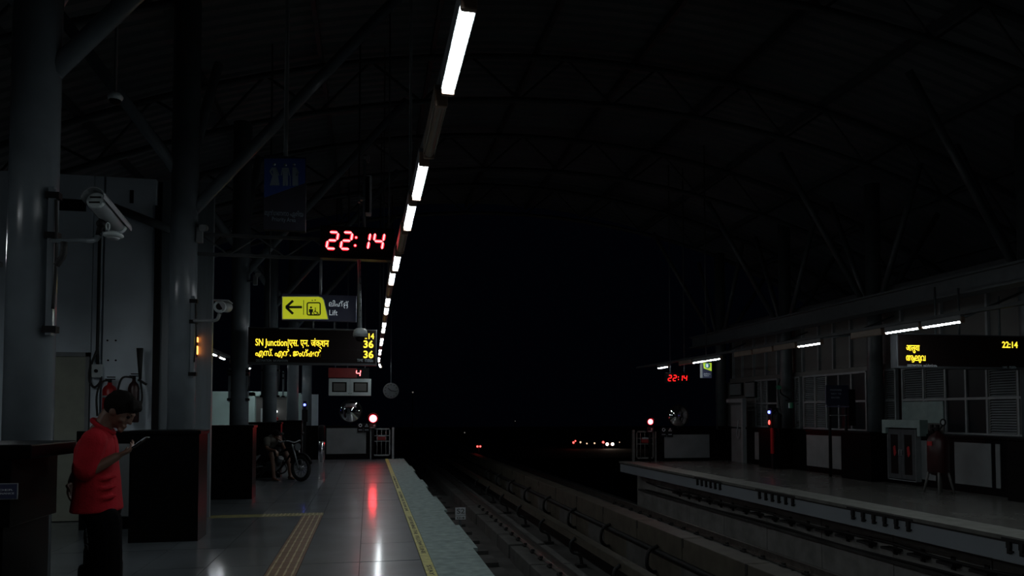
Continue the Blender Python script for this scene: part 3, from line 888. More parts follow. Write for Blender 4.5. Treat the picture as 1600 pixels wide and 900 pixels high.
part('divider', MB().box((a[0] - .004, sY - .009, b[1]), (a[0] + .004, sY - .005, a[1])), M['ink'], t)
corner = []
for cx, cz, a0 in ((498, 475.5, 0), (482.5, 475.5, 90), (482.5, 490, 180), (498, 490, 270)):
    c = qx(cx, cz)
    for k in range(4): corner.append((c[0] + .02 * math.cos(R(a0 + k * 30)), sY - .009, c[1] + .02 * math.sin(R(a0 + k * 30))))
pic = part('lift_frame', MB().tube(corner, .0085, 6, closed=True), M['ink'], t)
pe = MB()
a = qx(486, 480.5); pe.lathe([(.014, 0), (0, .001)], (a[0], sY - .008, a[1]), '-Y', 14)
a = qx(486, 483); z1 = a[1]
pe.prism([(a[0] - .026, z1), (a[0] + .026, z1), (a[0] + .026, z1 - .045), (a[0] + .014, z1 - .045), (a[0] + .012, z1 - .085), (a[0] - .012, z1 - .085), (a[0] - .014, z1 - .045), (a[0] - .026, z1 - .045)], sY - .01, sY - .005, 'XZ')
part('standing_figure', pe, M['ink'], pic)
wc = MB(); a = qx(493, 487.5)
wc.tube([(a[0] + .022 * math.cos(R(q)), sY - .008, a[1] - .012 + .022 * math.sin(R(q))) for q in range(100, 345, 20)], .005, 6)
wc.tube([(a[0] - .002, sY - .008, a[1] + .035), (a[0], sY - .008, a[1]), (a[0] + .025, sY - .008, a[1] - .005), (a[0] + .04, sY - .008, a[1] - .035)], .007, 6)
wc.lathe([(.009, 0), (0, .001)], (a[0] - .002, sY - .008, a[1] + .05), '-Y', 10)
part('wheelchair_figure', wc, M['ink'], pic)
ud = MB()
a = qx(488, 469.3); ud.prism([(a[0] - .012, a[1] - .009), (a[0] + .012, a[1] - .009), (a[0], a[1] + .01)], sY - .009, sY - .005, 'XZ')
a = qx(492.5, 469.3); ud.prism([(a[0] - .012, a[1] + .009), (a[0], a[1] - .01), (a[0] + .012, a[1] + .009)], sY - .009, sY - .005, 'XZ')
part('travel_arrows', ud, M['ink'], pic)
px_text(t, 'ലിഫ്', M['signlit'], (514, 469.5, 536, 478.5), sY - .003)
px_text(t, 'റ്', M['signlit'], (537, 470.5, 544.5, 478), sY - .003)
px_text(t, 'റ', M['signlit'], (537, 476, 543.5, 482), sY - .003)
px_text(t, 'Lift', M['signlit'], (514.5, 484.5, 527.5, 492.5), sY - .003)
x = on_y(501, 430, sY).x
part('hanger', MB().cyl((x, sY + .04, B.z), (x, sY + .04, za), .018, n=10), M['grey'], t)
part('lower_frame', MB().box((A.x - .03, sY + .01, A.z - .12), (B.x + .05, sY + .03, A.z - .10)).box((A.x + .4, sY + .01, A.z - .12), (A.x + .42, sY + .03, A.z)).box((B.x - .3, sY + .01, A.z - .12), (B.x - .28, sY + .03, A.z)), M['roofsteel'], t)

# dome camera hanging on a pole before the LED board
dY = gY - .35
p = on_y(563, 522, dY)
t = thing('dome_camera', 'pale dome camera on a perforated pole in front of the destination board', 'camera', tuple(p))
def hang_dome(t, p, s, pole_top=None):
    part('hood', MB().lathe([(0, .085 * s), (.07 * s, .085 * s), (.10 * s, .06 * s), (.115 * s, .0), (.10 * s, -.01 * s)], p, 'Z', 24), M['white'], t)
    part('ring', MB().lathe([(.10 * s, -.005 * s), (.115 * s, -.02 * s), (.10 * s, -.05 * s), (.08 * s, -.05 * s)], p, 'Z', 24), M['grey'], t)
    part('lens_dome', MB().lathe([(.075 * s, -.05 * s), (.07 * s, -.08 * s), (.05 * s, -.11 * s), (0, -.125 * s)], p, 'Z', 20), M['display'], t)
hang_dome(t, p, .85)
part('pole', MB().cyl((p.x, p.y, p.z + .05), (on_y(561, 405, dY).x, p.y, on_y(561, 406, dY).z), .021, n=12), M['grey'], t)
for k in range(9):
    part('hole', MB().cyl((p.x - .003, p.y - .024, p.z + .22 + k * .09), (p.x - .003, p.y - .018, p.z + .22 + k * .09), .007, n=6), M['blackmat'], t)

# LED destination boards
def board(Y, x0, x1, ztop, zbot, label, depth=.16):
    t = thing('destination_board', label, 'display board', ((x0 + x1) / 2, Y, zbot))
    part('case', MB().box((x0, Y, zbot), (x1, Y + depth, ztop), .006), M['brightbox'], t)
    part('face', MB().box((x0 + .02, Y - .006, zbot + .04), (x1 - .02, Y + .001, ztop - .02)), M['display'], t)
    return t
bY = 14.0
A, B = octa(387, 589, 515, 569, bY)
t = board(bY, A.x, B.x, B.z, A.z, 'long black LED board with amber SN Junction text above the left platform')
px_text(t, 'SN Junction|एस. एन. जंक्शन', M['ledamber'], (399, 529, 514, 544), bY - .012, .012)
px_text(t, 'എസ്. എൻ. ജംഗ്ഷൻ', M['ledamber'], (399, 546, 502, 559), bY - .012, .012)
px_text(t, '22:14', M['ledamber'], (561, 521, 584.5, 529.5), bY - .012, .012)
px_text(t, '36', M['ledamber'], (568, 532, 583.5, 543.5), bY - .012, .02)
px_text(t, '36', M['ledamber'], (568, 548, 583.5, 559.5), bY - .012, .02)
px_text(t, 'DESTINATION', M['signdim'], (400, 561.5, 424, 565), bY - .009)
px_text(t, 'ലക്ഷ്യസ്ഥാനം', M['signdim'], (427, 560.5, 450, 565), bY - .009)
px_text(t, 'TIME', M['signdim'], (558, 561, 567, 565), bY - .009)
px_text(t, 'സമയം', M['signdim'], (570, 561, 583, 565.5), bY - .009)
for z_ in (530, 546, 560):
    z = on_y(500, z_, bY).z
    part('row_line', MB().box((A.x + .03, bY - .009, z - .003), (B.x - .03, bY - .005, z + .003)), M['blackmat'], t)
rods(t, A.x + .35, B.x - .35, bY + .08, B.z, zr(-1) + .02)
bY2 = 11.0
A, B = octa(1402, 1603, 525, 575, bY2)
t = board(bY2, A.x, B.x, B.z, A.z, 'long dark LED board with amber lettering above the right platform')
px_text(t, 'आलुवा', M['ledamber'], (1416, 539.5, 1437, 551.5), bY2 - .012, .012)
px_text(t, 'ആലുവ', M['ledamber'], (1416, 555.5, 1446, 566.5), bY2 - .012, .012)
px_text(t, '22:14', M['ledamber'], (1566, 534, 1590, 543.5), bY2 - .012, .02)
px_text(t, 'DESTINATION', M['signwhite'], (1418, 569.5, 1440, 572.5), bY2 - .009)
px_text(t, 'ലക്ഷ്യസ്ഥാനം', M['signwhite'], (1443, 569, 1464, 573), bY2 - .009)
px_text(t, 'TIME', M['signdim'], (1566, 572.5, 1574, 575.5), bY2 - .009)
px_text(t, 'സമയം', M['signdim'], (1577, 572, 1588, 576), bY2 - .009)
rods(t, on_y(1467, 500, bY2).x, on_y(1504, 500, bY2).x, bY2 + .08, B.z, 3.72)
part('hanger', MB().cyl((on_y(1567, 500, bY2).x, bY2 + .08, B.z), (on_y(1567, 500, bY2).x, bY2 + .08, 3.6), .02, n=8), M['roofsteel'], t)

# priority sign
pY = 6.3
A, B = octa(411.5, 478.5, 246, 358, pY)
t = thing('priority_sign', 'dim navy and blue hanging sign with three people pictograms', 'sign', ((A.x + B.x) / 2, pY, A.z))
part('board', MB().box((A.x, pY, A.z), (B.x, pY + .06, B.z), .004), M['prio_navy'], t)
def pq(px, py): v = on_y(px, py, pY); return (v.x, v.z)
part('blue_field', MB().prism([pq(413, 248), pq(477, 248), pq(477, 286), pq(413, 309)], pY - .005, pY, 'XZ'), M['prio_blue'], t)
def fig(name, cx, mb): part(name, mb, M['prio_print'], t)
def P_(mb, pts): mb.prism([pq(*p) for p in pts], pY - .009, pY - .004, 'XZ')
def head(mb, px, py, r): a = pq(px, py); mb.lathe([(r, 0), (0, .001)], (a[0], pY - .006, a[1]), '-Y', 14)
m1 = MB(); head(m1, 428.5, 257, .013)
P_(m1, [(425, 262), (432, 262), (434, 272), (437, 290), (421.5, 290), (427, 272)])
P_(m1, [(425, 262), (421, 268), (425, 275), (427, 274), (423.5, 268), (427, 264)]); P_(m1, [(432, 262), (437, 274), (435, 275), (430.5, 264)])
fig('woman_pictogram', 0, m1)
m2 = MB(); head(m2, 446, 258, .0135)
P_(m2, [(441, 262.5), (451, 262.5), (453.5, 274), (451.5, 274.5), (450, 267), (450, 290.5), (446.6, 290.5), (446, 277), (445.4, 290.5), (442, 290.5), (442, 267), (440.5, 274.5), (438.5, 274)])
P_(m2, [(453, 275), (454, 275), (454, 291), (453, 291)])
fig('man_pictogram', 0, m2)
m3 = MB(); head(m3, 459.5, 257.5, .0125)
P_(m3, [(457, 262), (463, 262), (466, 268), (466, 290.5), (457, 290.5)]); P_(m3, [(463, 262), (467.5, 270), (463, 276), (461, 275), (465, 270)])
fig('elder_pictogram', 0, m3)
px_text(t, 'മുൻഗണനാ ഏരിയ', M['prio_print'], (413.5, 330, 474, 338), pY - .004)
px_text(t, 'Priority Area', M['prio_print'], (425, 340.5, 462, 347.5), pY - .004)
rods(t, (A.x + B.x) / 2, (A.x + B.x) / 2, pY + .03, B.z, zr(-1) + .02)

# panel antenna on a pole above the gantry
aY = gY
p0 = on_y(569, 352, aY)
t = thing('panel_antenna', 'slim panel antenna on a clamped pole above the red clock, lit along one edge', 'antenna', tuple(p0))
part('pole', MB().cyl((p0.x, aY, za), (p0.x, aY, on_y(569, 242, aY).z), .022, n=10), M['column'], t)
A, B = octa(571, 581, 276, 336, aY - .05)
part('radome', MB().box((A.x, aY - .12, A.z), (B.x, aY + .04, B.z), .02), M['signwhite'], t)
part('back_plate', MB().box((A.x - .005, aY - .13, A.z + .02), (B.x - .03, aY - .11, B.z - .02), .004), M['blackmat'], t)
for px, py in ((576, 248), (562, 311)):
    a = on_y(px, py, aY)
    part('clamp', MB().box((min(a.x, p0.x) - .02, aY - .04, a.z - .02), (max(a.x, p0.x) + .02, aY + .04, a.z + .02)).box((a.x - .02, aY - .03, a.z - .05), (a.x + .01, aY + .03, a.z + .05)), M['grey'], t)

# mounting frames and bullet cameras on the columns
def mount_frame(x, y, z0, z1, label):
    t = thing('mounting_frame', label, 'bracket', (x, y, z0))
    part('channel', MB().box((x - .02, y - .03, z0), (x + .02, y + .03, z1)).box((x + .02, y - .028, z0 + .02), (x + .028, y + .0, z1 - .02)), M['column'], t)
    for zz in (z0 + .05, (z0 + z1) / 2 + .2, z1 - .06):
        part('clamp', MB().box((x - .04, y - .035, zz - .03), (x + .055, y + .035, zz + .02)), M['blackmat'], t)
    part('cable', MB().tube(bez([(x + .035, y - .03, z1 - .1), (x + .05, y - .04, (z0 + z1) / 2), (x + .03, y - .03, z0 + .2)], 5), .012, 6), M['rubber'], t)
    return t
fY = 6.18
a, b = on_y(75, 524, fY), on_y(80, 293, fY)
mount_frame(a.x + .01, fY, a.z, b.z, 'dark upright mounting frame clamped to the nearest column')
a, b = on_y(300, 590, 10.2), on_y(301, 463, 10.2)
mount_frame(a.x, 10.2, a.z, b.z, 'dark upright mounting frame clamped to the second column')
for px, label in ((358.5, 'left'), (385, 'right')):
    a, b = on_y(px, 628, 14.62), on_y(px, 575, 14.62)
    mount_frame(a.x, 14.62, a.z, b.z, 'dark short mounting frame on the %s side of the third column' % label)
for i, (px, py, pz, yv) in enumerate([(409, 560, 622, 19.1), (433, 560, 622, 19.1), (463, 575, 630, 23.5), (442, 580, 622, 23.5)]):
    a, b = on_y(px, pz, yv), on_y(px, py, yv)
    mount_frame(a.x, yv, a.z, b.z, 'dark short mounting frame on the %s side of the %s column' % (['left', 'right', 'right', 'left'][i], ['fourth', 'fourth', 'fifth', 'fifth'][i]))

cyA = 5.55
t = thing('bullet_camera', 'grey bullet camera on an arm beside the nearest column', 'camera', tuple(on_y(158, 355, cyA)))
a0, a1 = on_y(151, 315, cyA - .12), on_y(183, 352, cyA + .16)
d = (a1 - a0).normalized()
part('body', MB().cyl(a0, a1, .062, n=20), M['grey'], t)
part('front_rim', MB().cyl(a1 - d * .01, a1 + d * .02, .066, n=20), M['white'], t)
bc = part('back_cap', MB().cyl(a0 - d * .02, a0, .058, .062, n=20), M['white'], t)
_s = d.cross(V((0, 0, 1))).normalized(); _n = _s.cross(d)
for k in (-1, 1):
    part('slot', MB().cyl(a0 - d * .022 + _n * .02 * k - _s * .035, a0 - d * .022 + _n * .02 * k + _s * .035, .007, n=6), M['blackmat'], bc)
up = V((0, 0, 1)); sd = d.cross(up).normalized(); nn = sd.cross(d)
sh = MB(); hood = []
for s, dd in ((-1, 0), (1, 0)):
    pass
pts0 = [a0 - d * .06 + sd * .078 * math.cos(R(q)) + nn * .078 * math.sin(R(q)) for q in range(-10, 191, 20)]
pts1 = [p + d * ((a1 - a0).length + .12) for p in pts0]
bmv = [[sh.bm.verts.new(p) for p in pts0], [sh.bm.verts.new(p) for p in pts1]]
inn = [[sh.bm.verts.new(p + (a0 - d * .06 + d * d.dot(p - a0 + d * .06) - p) * .08) for p in pts0], [sh.bm.verts.new(p + (a1 + d * .06 + d * d.dot(p - a1 - d * .06) - p) * .08) for p in pts1]]
for i in range(len(pts0) - 1):
    sh.bm.faces.new((bmv[0][i], bmv[0][i + 1], bmv[1][i + 1], bmv[1][i])); sh.bm.faces.new((inn[0][i], inn[1][i], inn[1][i + 1], inn[0][i + 1]))
    sh.bm.faces.new((bmv[0][i], inn[0][i], inn[0][i + 1], bmv[0][i + 1])); sh.bm.faces.new((bmv[1][i], bmv[1][i + 1], inn[1][i + 1], inn[1][i]))
part('sun_hood', sh, M['grey'], t)
k0 = on_y(160, 352, cyA)
part('swivel', MB().ball(on_y(158, 350, cyA), .032).cyl(on_y(160, 340, cyA), on_y(154, 368, cyA), .02), M['blackmat'], t)
part('ring_bolt', MB().tube([on_y(168.5 + 2.6 * math.cos(q / 12 * 6.283), 354 + 5.5 * math.sin(q / 12 * 6.283), cyA - .04) for q in range(12)], .006, 6, closed=True), M['white'], t)
part('arm', MB().tube(bez([on_y(80, 376, fY), on_y(120, 376, cyA), on_y(148, 375, cyA), on_y(156, 364, cyA)], 6), .018, 10), M['column'], t)
part('cable', MB().tube(bez([on_y(100, 378, cyA), on_y(99, 398, cyA), on_y(88, 415, cyA)], 6), .022, 8), M['rubber'], t)
t = thing('flat_dome_camera', 'small white flat dome device under the bullet camera near the first column', 'camera', tuple(on_y(177, 368, cyA)))
p = on_y(177, 368, cyA)
part('base', MB().lathe([(0, .028), (.03, .028), (.04, .018), (.062, .012), (.066, -.004), (.05, -.014), (0, -.016)], p, 'Z', 24), M['white'], t)
part('dome', MB().lathe([(.045, -.014), (.03, -.03), (0, -.036)], p, 'Z', 16), M['grey'], t)
part('clip', MB().cyl(on_y(160, 364, cyA), on_y(172, 366, cyA), .012), M['column'], t)
t = thing('bullet_camera', 'grey bullet camera with a round front, on the arm of the second column', 'camera', tuple(on_y(343, 480, 10)))
c = on_y(343, 479, 10.0)
part('body', MB().cyl(c, c + V((.05, .26, .03)), .07, n=20), M['grey'], t)
part('front_ring', MB().lathe([(.045, 0), (.075, 0), (.08, .02), (.075, .05)], c, 'Y', 24), M['white'], t)
part('lens', MB().cyl(c + V((0, -.004, 0)), c + V((0, .02, 0)), .045, n=16), M['display'], t)
part('sun_hood', MB().box(c + V((-.07, -.06, .07)), c + V((.12, .25, .085)), .006), M['grey'], t)
part('swivel', MB().box(on_y(339, 488, 10.05), on_y(347, 493, 10.1)), M['blackmat'], t)
part('arm', MB().tube(bez([on_y(303, 501, 10.15), on_y(320, 501, 10.1), on_y(338, 500, 10.05), on_y(343, 490, 10.05)], 6), .022, 8), M['grey'], t)
for i, (px, py, yv, lab) in enumerate([(320, 372, 10.3, 'small pale device cluster high on the second column'), (404, 440, 14.6, 'tiny dim camera high on the third column')]):
    p = on_y(px, py, yv)
    t = thing('column_device', lab, 'camera', tuple(p))
    part('box', MB().box(p + V((-.09, -.1, -.08)), p + V((-.01, -.02, .12)), .01), M['grey'], t)
    part('barrel', MB().cyl(p + V((0, -.15, .1)), p + V((-.02, .1, .16)), .045, n=12), M['grey'], t)
    part('arm', MB().cyl(p + V((-.05, 0, 0)), V((CX + .1, yv, p.z)), .016, n=8), M['column'], t)
p = on_y(180, 152, 7.5)
t = thing('dome_camera', 'pale dome camera hanging high among the dark roof pipes', 'camera', tuple(p))
part('hood', MB().lathe([(0, .035), (.05, .035), (.068, .015), (.07, 0), (.055, -.03)], p, 'Z', 20), M['white'], t)
part('lens_dome', MB().lathe([(.055, -.03), (.04, -.062), (0, -.075)], p, 'Z', 20), M['display'], t)
part('stem', MB().cyl(p + V((0, 0, .03)), V((p.x, p.y, zr(p.x) + .02)), .015, n=8), M['roofsteel'], t)

# fittings on the pale wall
wf = WY - .02
p = on_y(153.5, 580, wf)
t = thing('isolator_box', 'small white switch box on the pale wall below a black conduit', 'switch box', tuple(p))
part('box', MB().box((p.x - .065, wf - .08, p.z - .095), (p.x + .065, wf + .02, p.z + .095), .01), M['white'], t)
part('switch', MB().cyl((p.x, wf - .1, p.z), (p.x, wf - .08, p.z), .025, n=12), M['blackmat'], t)
part('conduit', MB().tube([on_y(156, 352, wf - .03), on_y(154, 470, wf - .03), on_y(152, 545, wf - .03), on_y(153, 572, wf - .03)], .022, 8), M['rubber'], t)
part('cable', MB().tube(bez([on_y(151, 548, wf - .05), on_y(141, 575, wf - .06), on_y(140, 595, wf - .06), on_y(147, 605, wf - .06), on_y(156, 598, wf - .06), on_y(158, 588, wf - .06)], 6), .017, 8), M['rubber'], t)
def extinguisher(c, r, h, m, label, hose, cat='fire extinguisher', band=True):
    t = thing('fire_extinguisher', label, cat, tuple(c))
    part('cylinder', MB().lathe([(0, 0), (r * .9, 0), (r, .02), (r, h * .84), (r * .8, h * .93), (r * .35, h), (r * .3, h + .03), (0, h + .03)], c, 'Z', 24), m, t)
    part('valve', MB().box(c + V((-.02, -.02, h + .03)), c + V((.02, .02, h + .07))).box(c + V((-.06, -.012, h + .07)), c + V((.07, .012, h + .085))).box(c + V((-.04, -.012, h + .10)), c + V((.07, .012, h + .115))), M['blackmat'], t)
    part('hose', MB().tube(bez(hose, 6), .014, 8), M['rubber'], t)
    if band:
        part('label_band', MB().cyl(c + V((0, 0, h * .62)), c + V((0, 0, h * .68)), r * 1.01, n=24), M['signdim'], t)
        part('label', MB().box(c + V((-r * .45, -r * 1.02, h * .12)), c + V((r * .55, -r * .8, h * .5))), M['signdim'], t)
    part('wall_hook', MB().box(c + V((-.03, r * .8, h * .7)), c + V((.03, r + .02, h * .8))), M['blackmat'], t)
    return t
c = on_y(170.5, 655, wf - .13); h = on_y(170, 601, wf - .13).z - c.z
extinguisher(c, .095, h, M['red'], 'red fire extinguisher with a white label, on the wall behind the man', [on_y(172, 594, wf - .16), on_y(158, 598, wf - .2), on_y(151, 620, wf - .2), on_y(152, 650, wf - .2)])
c = on_y(208, 660, wf - .13); h = on_y(208, 596, wf - .13).z - c.z
t = extinguisher(c, .075, h, M['darkred'], 'dark red gas extinguisher with a long black horn, right of the bright red one', [on_y(208, 590, wf - .16), on_y(192, 590, wf - .2), on_y(185, 606, wf - .2), on_y(184, 630, wf - .2)], band=False)
part('horn', MB().cyl(on_y(218.5, 544, wf - .15), on_y(219, 592, wf - .15), .045, .02, n=14), M['rubber'], t)
part('horn_hose', MB().tube(bez([on_y(219, 592, wf - .15), on_y(222, 618, wf - .17), on_y(219, 637, wf - .18), on_y(210, 650, wf - .18)], 6), .013, 8), M['rubber'], t)
part('handle', MB().cyl(on_y(216, 593, wf - .17), on_y(229, 601, wf - .17), .018, n=8), M['rubber'], t)
# glowing orange lift indicator on the steel panels
p = on_y(303, 541, WY + .02)
t = thing('lift_indicator', 'small glowing orange lift indicator on the satin steel wall', 'indicator', tuple(p))
part('case', MB().box((p.x - .09, WY - .03, p.z - .16), (p.x + .05, WY + .029, p.z + .17), .006), M['blackmat'], t)
part('digit_light', MB().box((p.x + .051, WY - .02, p.z + .06), (p.x + .06, WY + .02, p.z + .13)), M['orangelamp'], t)
part('arrow_light', MB().box((p.x + .051, WY - .02, p.z - .12), (p.x + .06, WY + .02, p.z - .0)), M['orangelamp'], t)
# help point lamps, far left
p = on_y(476, 632.5, 24.7)
t = thing('help_point', 'dark help point with a small blue lamp near the far left booth', 'help point', (p.x, 24.7, 0))
part('post', MB().box((p.x - .05, 24.72, 0), (p.x + .05, 24.8, p.z + .12)), M['blackmat'], t)
part('lamp', MB().ball((p.x, 24.7, p.z), .04), M['lampblue'], t)
part('box', MB().box((p.x - .08, 24.66, p.z - .55), (p.x + .1, 24.72, p.z - .15), .01), M['blackmat'], t)
p = on_y(431.5, 643, 27.4)
t = solo('indicator_lamp', MB().ball(p, .05).cyl(p, p + V((0, .25, 0)), .03), M['pin'], 'tiny white indicator lamp in the doorway of the pale booth', 'lamp')
p = on_y(502.5, 716, 24.2); z1 = on_y(502, 690, 24.2).z
p = V((on_y(502.5, 700, 24.2).x, 24.2, 0))
t = thing('steel_bin', 'slim shiny steel bin standing before the left end barrier', 'bin', tuple(p))
part('drum', MB().lathe([(.0, 0), (.105, 0), (.105, z1), (.095, z1 + .005), (0, z1 + .005)], p, 'Z', 24), M['chrome'], t)
part('hood', MB().lathe([(.10, z1 + .005), (.11, z1 + .02), (.11, z1 + .45), (.09, z1 + .52), (0, z1 + .53)], p, 'Z', 20), M['blackmat'], t)

# ================================================================== RIGHT WALL
WX, DX = 12.0, 11.5
def wy(px): return on_x(px, 600, WX).y
wr = structe('wall_right', 'long dim wall behind the right platform')
part('backing', MB().box((WX + .25, 4, 0), (WX + .35, REND + 1, 4.6)), M['blackmat'], wr)
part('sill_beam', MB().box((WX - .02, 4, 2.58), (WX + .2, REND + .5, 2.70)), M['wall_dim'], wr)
ribs = [1620, 1545, 1472, 1410, 1360, 1330, 1303, 1280, 1255, 1234, 1215, 1197, 1178, 1160, 1146]
for a, b in zip(ribs, ribs[1:]):
    ya, yb = wy(a), wy(b)
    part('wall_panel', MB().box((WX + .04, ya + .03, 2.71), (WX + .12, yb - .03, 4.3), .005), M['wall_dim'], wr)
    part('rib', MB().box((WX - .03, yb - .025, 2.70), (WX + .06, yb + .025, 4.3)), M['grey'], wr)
part('top_beam', MB().box((WX - .1, 4, 4.3), (WX + .2, REND + .5, 4.5)), M['roofsteel'], wr)
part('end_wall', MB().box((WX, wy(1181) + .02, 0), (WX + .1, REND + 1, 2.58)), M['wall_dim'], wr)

Z0, ZT, Z1 = 1.12, 1.84, 2.56
nwin = [0]
def window(edges, kinds, label):
    """edges: pixel columns of the mullions from near (right) to far; kinds: (top, bottom) of every bay"""
    nwin[0] += 1
    wd = structe('window_%d' % nwin[0], label)
    ys = [wy(e) for e in edges]
    for y in ys:
        part('mullion', MB().box((WX - .03, y - .022, Z0), (WX + .05, y + .022, Z1)), M['grey'], wd)
    for z in (Z0, ZT, Z1):
        part('transom', MB().box((WX - .035, ys[0], z - .025), (WX + .05, ys[-1], z + .025)), M['grey'], wd)
    for (a, b), kk in zip(zip(ys, ys[1:]), kinds):
        for (z0, z1), k in zip(((ZT, Z1), (Z0, ZT)), kk):
            if k == 'g':
                part('pane', MB().box((WX + .005, a + .02, z0 + .02), (WX + .012, b - .02, z1 - .02)), M['glass'], wd)
            elif k == 'n':
                pass
            elif k == 'b':
                part('blank_panel', MB().box((WX - .06, a + .02, z0 - .0), (WX + .0, b - .02, z1 + .0), .004), M['teal'], wd, 'pale teal panel')
            else:
                sl = MB(); n = 13
                for i in range(n):
                    z = z0 + .03 + (z1 - z0 - .06) * i / n
                    sl.prism([(WX - .02, z), (WX + .03, z + .035), (WX + .033, z + .032), (WX - .016, z - .004)], a + .06, b - .06, 'XZ')
                part('louvre', sl, M['grey'], wd, kind='stuff')
                part('louvre_frame', MB().box((WX - .01, a + .02, z0 + .02), (WX + .04, a + .06, z1 - .02)).box((WX - .01, b - .06, z0 + .02), (WX + .04, b - .02, z1 - .02)), M['wall_dim'], wd)
window([1640, 1592, 1543, 1510, 1478, 1444, 1411], [('l', 'l'), ('l', 'l'), ('g', 'g'), ('g', 'g'), ('l', 'n'), ('l', 'n')], 'wide window bay right of the second column, with dark panes, louvres and a pale panel')
wd = bpy.data.objects['window_1']
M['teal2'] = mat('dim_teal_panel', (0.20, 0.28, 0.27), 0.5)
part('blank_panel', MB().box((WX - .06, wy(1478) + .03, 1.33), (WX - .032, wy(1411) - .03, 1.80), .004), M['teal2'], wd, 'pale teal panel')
part('grey_panel', MB().box((WX - .055, wy(1478) + .03, 1.12), (WX - .03, wy(1411) - .03, 1.33)), M['wall_dim'], wd)
window([1400, 1383], [('l', 'l')], 'narrow louvred window strip beside the column')
window([1354, 1331, 1311, 1292, 1274, 1256], [('g', 'g'), ('g', 'g'), ('g', 'g'), ('l', 'l'), ('l', 'l')], 'window bay with two louvred and three dark bays')
window([1250, 1243, 1235], [('l', 'l'), ('l', 'l')], 'narrow louvred window beside the third column')
window([1215, 1199, 1190, 1181], [('g', 'g'), ('l', 'l'), ('l', 'l')], 'far window bay with louvres')
def dy_(px): return on_x(px, 700, DX).y
dd = struct('trim_1', MB().box((DX, 4, 0), (WX + .25, REND + .4, 1.06)), M['black'], 'black granite dado under the right windows')
part('coping', MB().box((DX - .04, 4, 1.05), (WX + .02, REND + .4, 1.11), .008), M['black'], dd)
for a, b in ((1549, 1492), (1563, 1556), (1462, 1440), (1337, 1327), (1323, 1301), (1297, 1261), (1198, 1180), (1700, 1610)):
    part('panel', MB().box((DX - .015, dy_(a), .15), (DX + .01, dy_(b), .97), .004), M['panel'], dd)
rcl = ['right edge column', 'column between the wide windows', 'column beside the help lamps', 'farthest column']
for i, (ya, yb) in enumerate([(10.2, 11.22), (14.85, 15.9), (18.6, 19.7), (22.9 - .35, 23.6 - .1)]):
    if i == 3: continue
    t = thing('granite_plinth', 'black granite plinth wrapping the %s of the right platform' % rcl[i], 'plinth', (11.35, (ya + yb) / 2, 0))
    part('body', MB().box((11.1, ya, 0), (DX - .05, yb, 1.06)), M['black'], t)
    part('coping', MB().box((11.07, ya - .03, 1.06), (DX - .05, yb + .03, 1.12), .01), M['black'], t)

# fire hose cabinet with hood
HX = 11.36
ya, yb = on_x(1430, 700, HX).y, on_x(1387, 700, HX).y
t = thing('hose_cabinet', 'pale fire hose cabinet with two glass doors under a pale arch hood', 'fire cabinet', (HX + .2, (ya + yb) / 2, .1))
part('body', MB().box((HX + .03, ya, .1), (HX + .06, yb, 1.22)).box((HX + .03, ya, .1), (DX - .002, ya + .03, 1.22)).box((HX + .03, yb - .03, .1), (DX - .002, yb, 1.22)).box((HX + .03, ya, .1), (DX - .002, yb, .13)).box((HX + .03, ya, 1.19), (DX - .002, yb, 1.22)), M['blackmat'], t)
part('side_trim', MB().box((HX + .0, ya - .01, .09), (DX - .004, ya + .0, 1.2)).box((HX, yb, .09), (DX - .004, yb + .012, 1.2)).box((HX - .0, ya, .085), (DX - .004, yb, .1)), M['grey'], t)
for k in range(2):
    a = ya + (yb - ya) * k / 2 + .004; b = a + (yb - ya) / 2 - .008
    fm = MB(); fw = .09
    fm.box((HX, a, .12), (HX + .028, a + fw, 1.2)).box((HX, b - fw, .12), (HX + .028, b, 1.2)).box((HX, a + fw, .12), (HX + .028, b - fw, .22)).box((HX, a + fw, 1.08), (HX + .028, b - fw, 1.2))
    d = part('door', fm, M['gantry'], t)
    part('pane', MB().box((HX + .01, a + fw, .22), (HX + .016, b - fw, 1.08)), M['display'], d)
    part('red_mark', MB().prism([((a + b) / 2 + .055 * math.cos(q * .7) * (1 if q % 2 else .6), .72 + .12 * math.sin(q * .7)) for q in range(9)], HX + .003, HX + .009, 'YZ'), M['red'], d)
    yk = b - .03 if k == 0 else a + .03
    part('handle', MB().cyl((HX - .03, yk, .62), (HX - .03, yk, .76), .01, n=8).box((HX - .03, yk - .01, .62), (HX, yk + .01, .64)).box((HX - .03, yk - .01, .74), (HX, yk + .01, .76)), M['grey'], d)
ya2, yb2 = on_x(1437, 670, HX - .06).y, on_x(1378, 670, HX - .06).y
hd = MB()
hd.box((HX - .06, ya2, 1.23), (DX - .003, yb2, 1.40)).box((HX - .06, ya2, 1.06), (DX - .003, ya2 + .08, 1.23)).box((HX - .06, yb2 - .12, 1.10), (DX - .003, yb2, 1.23))
part('hood', hd, M['teal2'], t)

